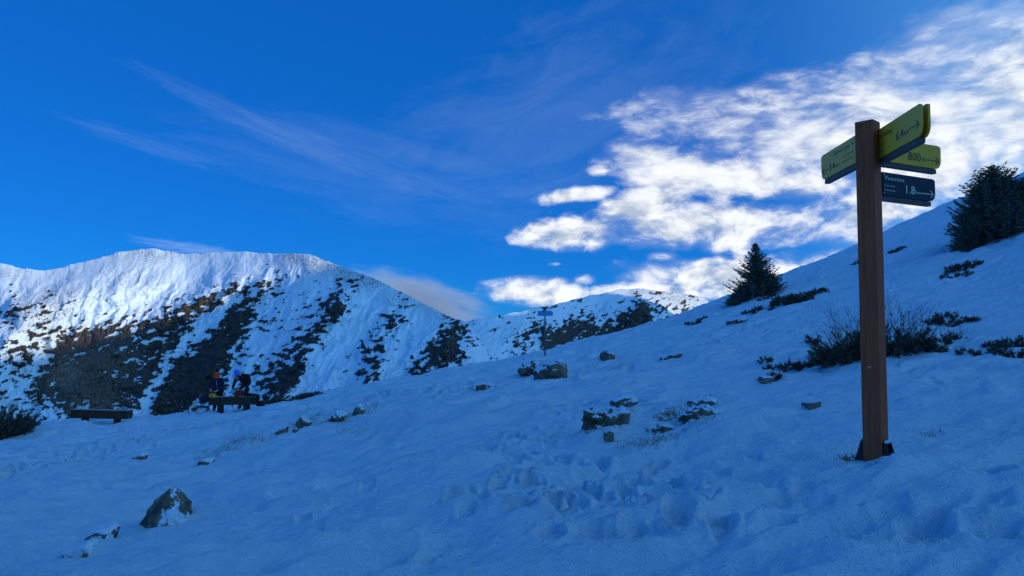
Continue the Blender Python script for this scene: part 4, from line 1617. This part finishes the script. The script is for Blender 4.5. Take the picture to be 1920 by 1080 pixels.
v, f = spindles(G0, G1, GR, .2)
tag(link('dry_grass', np_mesh('dry_grass', v, f, False), 'dry_grass'), 'dry tan grass blades poking through thin snow round the rocks', 'grass', None, 'stuff')


# ------------------------------------------------------------------ benches
frosted('bench_top', (0.060, 0.034, 0.022, 1), (0.11, 0.065, 0.042, 1), amount=0.75, nscale=3.0)


def bench(px, py, length, roll, label, rz=0.0):
    g0 = on_ground(px, py)
    g0.z = max(gz(g0.x + q * length, g0.y) for q in (-.45, -.2, 0, .2, .45)) - .01
    e_ = empty('bench', g0, label, 'bench', None, rz)
    e_.rotation_euler = (0, roll, rz)
    L = length / 2
    for i, yy in enumerate((-.24, -.08, .08)):
        box_obj('seat_plank', (-L, yy, .43), (L, yy + .145, .485), 'bench_top', e_, .008)
    box_obj('front_board', (-L + .03, -.222, .155), (L - .03, -.180, .4285), 'bench_wood', e_, .006)
    box_obj('rear_board', (-L + .03, .165, .155), (L - .03, .205, .4285), 'bench_wood', e_, .006)
    for s_ in (-1, 1):
        box_obj('end_board', (s_ * (L - .075) - .02, -.178, .15), (s_ * (L - .075) + .02, .163, .4285), 'bench_wood', e_, .005)
        box_obj('leg', (s_ * L * .55 - .09, -.15, -.35), (s_ * L * .55 + .09, .14, .4285), 'bench_wood', e_, .01)
    return e_, g0


bench(190, 795, 2.22, R(1.6), 'empty dark timber bench at the left edge of the shelf', R(4))
b2, bg = bench(438, 772, 2.02, R(-1.0), 'timber bench with backpacks, where two people stand', R(-3))


# ------------------------------------------------------------------ people
def skin_mesh(name, chain, sub=2):
    """chain: dict key -> (position, radius, parent key); first entry is the root"""
    keys = list(chain)
    me = bpy.data.meshes.new(name)
    me.from_pydata([chain[k][0] for k in keys], [(keys.index(chain[k][2]), i) for i, k in enumerate(keys) if chain[k][2]], [])
    ob = bpy.data.objects.new(name, me)
    COL.objects.link(ob)
    md = ob.modifiers.new('skin', 'SKIN')
    md.use_smooth_shade = True
    for i, k in enumerate(keys):
        r_ = chain[k][1]
        sv = me.skin_vertices[0].data[i]
        sv.radius = r_ if isinstance(r_, tuple) else (r_, r_)
        sv.use_root = (i == 0)
    ss_ = ob.modifiers.new('sub', 'SUBSURF')
    ss_.levels = ss_.render_levels = sub
    dg = bpy.context.evaluated_depsgraph_get()
    out = bpy.data.meshes.new_from_object(ob.evaluated_get(dg))
    out.name = name
    bpy.data.objects.remove(ob)
    for p in out.polygons:
        p.use_smooth = True
    return out


def hand_chain(ch, pre, wrist, d, side, r=1.0):
    """palm and five bent fingers below a wrist; d = pointing direction"""
    d = Vector(d).normalized()
    sv = Vector((side, 0, 0)) - d * d.x * side
    sv.normalize()
    cu = d.cross(sv).normalized()
    if cu.y > 0:
        cu = -cu
    w = Vector(wrist)
    ch[pre + 'palm'] = (tuple(w + d * .07), (.034 * r, .018 * r), pre + 'wrist')
    for i, (off, ln) in enumerate(((-.026, .062), (-.009, .072), (.009, .068), (.026, .052))):
        b0 = w + d * .095 + sv * off
        m0 = b0 + d * ln * .5 + cu * .012
        t0 = m0 + d * ln * .35 + cu * .03
        ch[pre + 'f%d' % i] = (tuple(b0), .010 * r, pre + 'palm')
        ch[pre + 'g%d' % i] = (tuple(m0), .0095 * r, pre + 'f%d' % i)
        ch[pre + 'h%d' % i] = (tuple(t0), .008 * r, pre + 'g%d' % i)
    b0 = w + d * .045 + sv * .035
    ch[pre + 't0'] = (tuple(b0), .012 * r, pre + 'palm')
    ch[pre + 't1'] = (tuple(b0 + d * .035 + sv * .022), .010 * r, pre + 't0')


def person(px, py, dy, J, jacket, hat, gloves, label, hat_round):
    g0 = on_ground(px, py)
    x, y = g0.x, bg.y + dy
    x = ray(px, py)[0] * y
    base_ = Vector((x, y, gz(x, y) - .02))
    e_ = empty('person', base_, label, 'person')
    e_.scale = (1.07, 1.07, 1.07)
    V_ = lambda k: Vector(J[k])
    face = (V_('nose') - V_('head')).normalized()
    # body: one continuous figure
    ch = {}
    ch['pelvis'] = (J['pelvis'], (.135, .10), None)
    ch['belly'] = (tuple((V_('pelvis') + V_('chest')) / 2), (.12, .09), 'pelvis')
    ch['chest'] = (J['chest'], (.145, .10), 'belly')
    ch['neck'] = (J['neck'], .052, 'chest')
    ch['jaw'] = (tuple(V_('neck') + (V_('head') - V_('neck')) * .6 + face * .03), .062, 'neck')
    ch['head'] = (J['head'], (.078, .092), 'jaw')
    ch['crown'] = (tuple(V_('head') + (V_('head') - V_('neck')).normalized() * .075), .070, 'head')
    ch['nose_root'] = (tuple(V_('head') + face * .075), .022, 'head')
    ch['nose'] = (tuple(V_('head') + face * .105 - Vector((0, 0, .02))), .014, 'nose_root')
    for s_ in ('l', 'r'):
        ch[s_ + 'sh'] = (J[s_ + 'sh'], .062, 'chest')
        ch[s_ + 'el'] = (J[s_ + 'el'], .044, s_ + 'sh')
        ch[s_ + 'wrist'] = (J[s_ + 'ha'], .029, s_ + 'el')
        ch[s_ + 'hip'] = (J[s_ + 'hip'], .095, 'pelvis')
        ch[s_ + 'kn'] = (J[s_ + 'kn'], .062, s_ + 'hip')
        ch[s_ + 'an'] = (J[s_ + 'an'], .040, s_ + 'kn')
        ch[s_ + 'toe'] = (J[s_ + 'toe'], .036, s_ + 'an')
        sd = 1 if s_ == 'r' else -1
        hand_chain(ch, s_, J[s_ + 'ha'], V_(s_ + 'ha') - V_(s_ + 'el'), -sd)
    body = link('body', skin_mesh('body', ch), 'skin', e_)
    for s_ in (-1, 1):
        bm = bmesh.new()
        bmesh.ops.create_icosphere(bm, subdivisions=2, radius=.012)
        sv = face.cross(Vector((0, 0, 1))).normalized()
        bmesh.ops.translate(bm, verts=bm.verts, vec=V_('head') + face * .083 + sv * s_ * .03 + Vector((0, 0, .012)))
        link('eye', bm_done('eye', bm, True), 'black_fabric', body)
    # clothing, a little wider than the body
    jk = {'hem': (tuple(V_('pelvis') + Vector((0, 0, -.02))), (.185, .14), None)}
    jk['belly'] = (ch['belly'][0], (.175, .13), 'hem')
    jk['chest'] = (J['chest'], (.19, .135), 'belly')
    jk['collar'] = (tuple(V_('chest') + (V_('neck') - V_('chest')) * .85), .085, 'chest')
    for s_ in ('l', 'r'):
        jk[s_ + 'sh'] = (J[s_ + 'sh'], .088, 'chest')
        jk[s_ + 'el'] = (J[s_ + 'el'], .066, s_ + 'sh')
        jk[s_ + 'cuff'] = (tuple(V_(s_ + 'ha') + (V_(s_ + 'el') - V_(s_ + 'ha')) * .08), .047, s_ + 'el')
    jo = link('jacket', skin_mesh('jacket', jk), jacket, e_)
    tr = {'seat': (J['pelvis'], (.165, .125), None)}
    for s_ in ('l', 'r'):
        tr[s_ + 'hip'] = (J[s_ + 'hip'], .118, 'seat')
        tr[s_ + 'kn'] = (J[s_ + 'kn'], .086, s_ + 'hip')
        tr[s_ + 'an'] = (tuple(V_(s_ + 'an') + Vector((0, 0, .05))), .068, s_ + 'kn')
    link('trousers', skin_mesh('trousers', tr), 'dark_trousers', e_)
    for s_ in ('l', 'r'):
        bt = {'an': (tuple(V_(s_ + 'an') + Vector((0, 0, .05))), .060, None), 'heel': (tuple(V_(s_ + 'an') + Vector((0, .03, -.03))), .052, 'an'), 'toe': (J[s_ + 'toe'], (.050, .042), 'an')}
        link('boot', skin_mesh('boot', bt), 'boot_leather', e_)
        if gloves:
            gl = {s_ + 'wrist': (J[s_ + 'ha'], .043, None)}
            hand_chain(gl, s_, J[s_ + 'ha'], V_(s_ + 'ha') - V_(s_ + 'el'), -1 if s_ == 'r' else 1, 1.35)
            link('glove', skin_mesh('glove', gl), gloves, e_)
    # knitted hat: a stretched half dome pulled over the crown, with a turned-up brim
    up = (V_('head') - V_('neck')).normalized()
    up = (up * .8 - face * .25 + Vector((0, 0, .45))).normalized()
    bm = bmesh.new()
    bmesh.ops.create_uvsphere(bm, u_segments=20, v_segments=14, radius=1.0)
    bmesh.ops.delete(bm, geom=[v for v in bm.verts if v.co.z < -.42], context='VERTS')
    q_ = up.to_track_quat('Z', 'Y').to_matrix().to_4x4()
    bmesh.ops.transform(bm, matrix=Matrix.Translation(V_('head') + up * .02 + face * .012) @ q_ @ Matrix.Diagonal((.118, .122, hat_round, 1)), verts=bm.verts)
    ho = link('beanie', bm_done('beanie', bm, True), hat, e_)
    ring = []
    for k in range(20):
        a = 2 * math.pi * k / 20
        p = Matrix.Translation(V_('head') + up * -.03 + face * .012) @ q_ @ Vector((.115 * math.cos(a), .119 * math.sin(a), 0))
        ring.append(p)
    bm = bmesh.new()
    n_ = len(ring)
    rows_ = []
    for j in range(6):
        b_ = 2 * math.pi * j / 6
        rows_.append([bm.verts.new(r_ + (r_ - (V_('head') - up * .03)).normalized() * .012 * math.cos(b_) + up * .026 * math.sin(b_)) for r_ in ring])
    for j in range(6):
        for k in range(n_):
            bm.faces.new((rows_[j][k], rows_[j][(k + 1) % n_], rows_[(j + 1) % 6][(k + 1) % n_], rows_[(j + 1) % 6][k]))
    link('brim', bm_done('brim', bm, True), hat, ho)
    # front zip
    c0_, c1_ = V_('pelvis') + Vector((0, -.14, .05)), V_('chest') + Vector((0, -.15, .08))
    v, f = tube([tuple(c0_), tuple((c0_ + c1_) / 2 + Vector((0, -.012, 0))), tuple(c1_)], [.009, .009, .009], 5)
    link('zip', np_mesh('zip', v, f), 'zip_grey', jo)
    return e_


legs = dict(lhip=(-.10, .02, .84), rhip=(.10, .02, .84), lkn=(-.12, -.03, .46), rkn=(.12, -.02, .46), lan=(-.13, .02, .09), ran=(.13, .02, .09), ltoe=(-.15, -.13, .045), rtoe=(.15, -.13, .045))
J1 = dict(legs, pelvis=(0, .03, .90), chest=(0, -.06, 1.20), neck=(0, -.13, 1.36), head=(0, -.20, 1.45), nose=(0, -.28, 1.40),
          lsh=(-.19, -.08, 1.30), rsh=(.19, -.08, 1.30), lel=(-.27, -.12, 1.05), rel=(.25, -.16, 1.04), lha=(-.16, -.36, .92), rha=(.10, -.38, .90))
person(408, 775, .50, J1, 'navy_fabric', 'orange_knit', None, 'person in navy jacket and orange beanie standing behind the bench', .150)
J2 = dict(legs, pelvis=(.10, .10, .90), chest=(.02, -.10, 1.24), neck=(-.08, -.22, 1.39), head=(-.15, -.30, 1.46), nose=(-.19, -.37, 1.40),
          lsh=(-.20, -.14, 1.34), rsh=(.22, -.10, 1.32), lel=(-.30, -.20, 1.06), rel=(.31, -.20, 1.05), lha=(-.35, -.28, .80), rha=(.17, -.42, .86))
person(456, 769, .52, J2, 'black_fabric', 'blue_knit', 'cyan_glove', 'person in black jacket and blue beanie bending over the bench', .135)


# ------------------------------------------------------------------ gear on the bench
def soft_bag(name, px, py, dy, size, mat, label, cat, seed, strap=None, tilt=0.0):
    """a stuffed bag: swollen box with lid, front pocket and straps"""
    y = bg.y + dy
    xr_, zr_ = ray(px, py)
    loc = Vector((xr_ * y, y, EYE.z + zr_ * y))
    e_ = empty(name, loc, label, cat)
    e_.rotation_euler = (0, tilt, 0)
    sx, sy, sz = size

    def puff(nm, c, s_, m_, par, amp=.05):
        bm = bmesh.new()
        bmesh.ops.create_cube(bm, size=1.0)
        bmesh.ops.subdivide_edges(bm, edges=bm.edges, cuts=5, use_grid_fill=True)
        for v in bm.verts:
            p = v.co * 2
            q = p.length
            mx_ = max(abs(p.x), abs(p.y), abs(p.z))
            v.co = (p * .62 + p.normalized() * mx_ * .42) * .5
        co = np.array([v.co[:] for v in bm.verts])
        nn = fbm(co[:, 0] * 5 + seed, co[:, 2] * 5 + co[:, 1] * 3, 3, seed)
        for v, q in zip(bm.verts, nn):
            v.co *= 1 + amp * float(q)
            v.co = Vector((v.co.x * s_[0] + c[0], v.co.y * s_[1] + c[1], v.co.z * s_[2] + c[2]))
        return link(nm, bm_done(nm, bm, True), m_, par)
    puff('sack', (0, 0, sz / 2), (sx, sy, sz), mat, e_)
    puff('lid', (0, 0, sz * .96), (sx * .86, sy * .9, sz * .22), mat, e_)
    puff('pocket', (0, -sy * .5, sz * .38), (sx * .6, sy * .3, sz * .45), mat, e_)
    for s_ in (-1, 1):
        v, f = tube([(s_ * sx * .28, sy * .42, sz * .85), (s_ * sx * .34, sy * .72, sz * .5), (s_ * sx * .28, sy * .45, sz * .1)], [.016, .02, .014], 5)
        link('strap', np_mesh('strap', v, f), strap or mat, e_)
    return e_


soft_bag('backpack', 446, 750, -.02, (.26, .24, .38), 'red_fabric', 'dark red backpack standing on the bench', 'backpack', 3, 'black_fabric')
soft_bag('backpack', 472, 750.5, -.02, (.62, .26, .26), 'black_fabric', 'large black backpack lying on the right end of the bench', 'backpack', 5, None, R(6))
soft_bag('bag', 398.5, 750, -.04, (.27, .20, .25), 'yellow_fabric', 'mustard yellow bag on the left end of the bench', 'bag', 8, 'black_fabric')
soft_bag('bag', 384, 756, -.02, (.30, .26, .32), 'navy_fabric', 'dark round bag hanging off the left end of the bench', 'bag', 11, 'black_fabric', R(-20))
soft_bag('bag', 488, 762, .25, (.34, .28, .22), 'black_fabric', 'small black bag on the snow right of the bench', 'bag', 15, None, R(4))
# thermos
y = bg.y - .02
xr_, zr_ = ray(421, 749.5)
th_ = empty('thermos', (xr_ * y, y, EYE.z + zr_ * y), 'slim steel thermos bottle standing on the bench', 'bottle')
v, f = tube([(0, 0, 0), (0, 0, .20), (0, 0, .225)], [.038, .038, .026], 12)
link('flask', np_mesh('flask', v, f), 'thermos_steel', th_)
v, f = tube([(0, 0, .226), (0, 0, .29)], [.030, .028], 12)
link('cup', np_mesh('cup', v, f), 'black_fabric', th_)
# trekking poles leaning against the bench
for i, (pa, pb, lab) in enumerate((((389, 752), (351, 776), 'trekking pole leaning lowest against the bench'), ((390, 749), (360, 775), 'trekking pole leaning between two others against the bench'),
                                   ((392, 747), (366, 774), 'trekking pole leaning steepest against the bench'))):
    ya = bg.y - .30 - .04 * i
    A = P3(pa[0], pa[1], ya)
    gq = P3(pb[0], pb[1], ya)
    gq.z = gz(gq.x, gq.y) + .01
    pe = empty('trekking_pole', gq, lab, 'pole')
    d = A - gq
    v, f = tube([(0, 0, 0), tuple(d * .5), tuple(d)], [.008, .011, .011], 7)
    link('shaft', np_mesh('shaft', v, f), 'pole_steel', pe)
    v, f = tube([tuple(d * .84), tuple(d * 1.04)], [.02, .022], 8)
    link('grip', np_mesh('grip', v, f), 'black_fabric', pe)
    v, f = tube([tuple(d * .055), tuple(d * .075)], [.05, .012], 10)
    link('basket', np_mesh('basket', v, f), 'black_fabric', pe)


# ------------------------------------------------------------------ blown snow over the far ridge
m = bpy.data.materials.new('drifting_cloud')
m.use_nodes = True
t = m.node_tree
t.nodes.clear()
b = NB(t)
oc = objcoord(b)
ox, oy, oz = b.sep(oc)[:3]
rad = b.m('SQRT', b.add(b.add(b.mul(ox, ox), b.mul(oy, oy)), b.mul(oz, oz)))
nz_ = b.noise(oc, 2.6, 6.0, 0.64)
dens_ = b.mul(b.ss(b.add(rad, b.mul(b.sub(nz_, .5), 2.0)), 1.0, .1), 0.022)
pv = t.nodes.new('ShaderNodeVolumePrincipled')
pv.inputs['Color'].default_value = (0.88, 0.95, 0.97, 1)
pv.inputs['Anisotropy'].default_value = 0.2
t.links.new(dens_, pv.inputs['Density'])
om = t.nodes.new('ShaderNodeOutputMaterial')
t.links.new(pv.outputs[0], om.inputs['Volume'])
MATS['drifting_cloud'] = m
bm = bmesh.new()
bmesh.ops.create_icosphere(bm, subdivisions=3, radius=1.0)
cl = link('mist_cloud', bm_done('mist_cloud', bm, True), 'drifting_cloud')
cc = P3(790, 562, 1830)
cl.matrix_world = Matrix.Translation(cc) @ Matrix.Rotation(R(17), 4, 'Y') @ Matrix.Diagonal((215, 120, 62, 1))
tag(cl, 'grey veil of blown snow drifting over the far ridge', 'cloud', None, 'stuff')
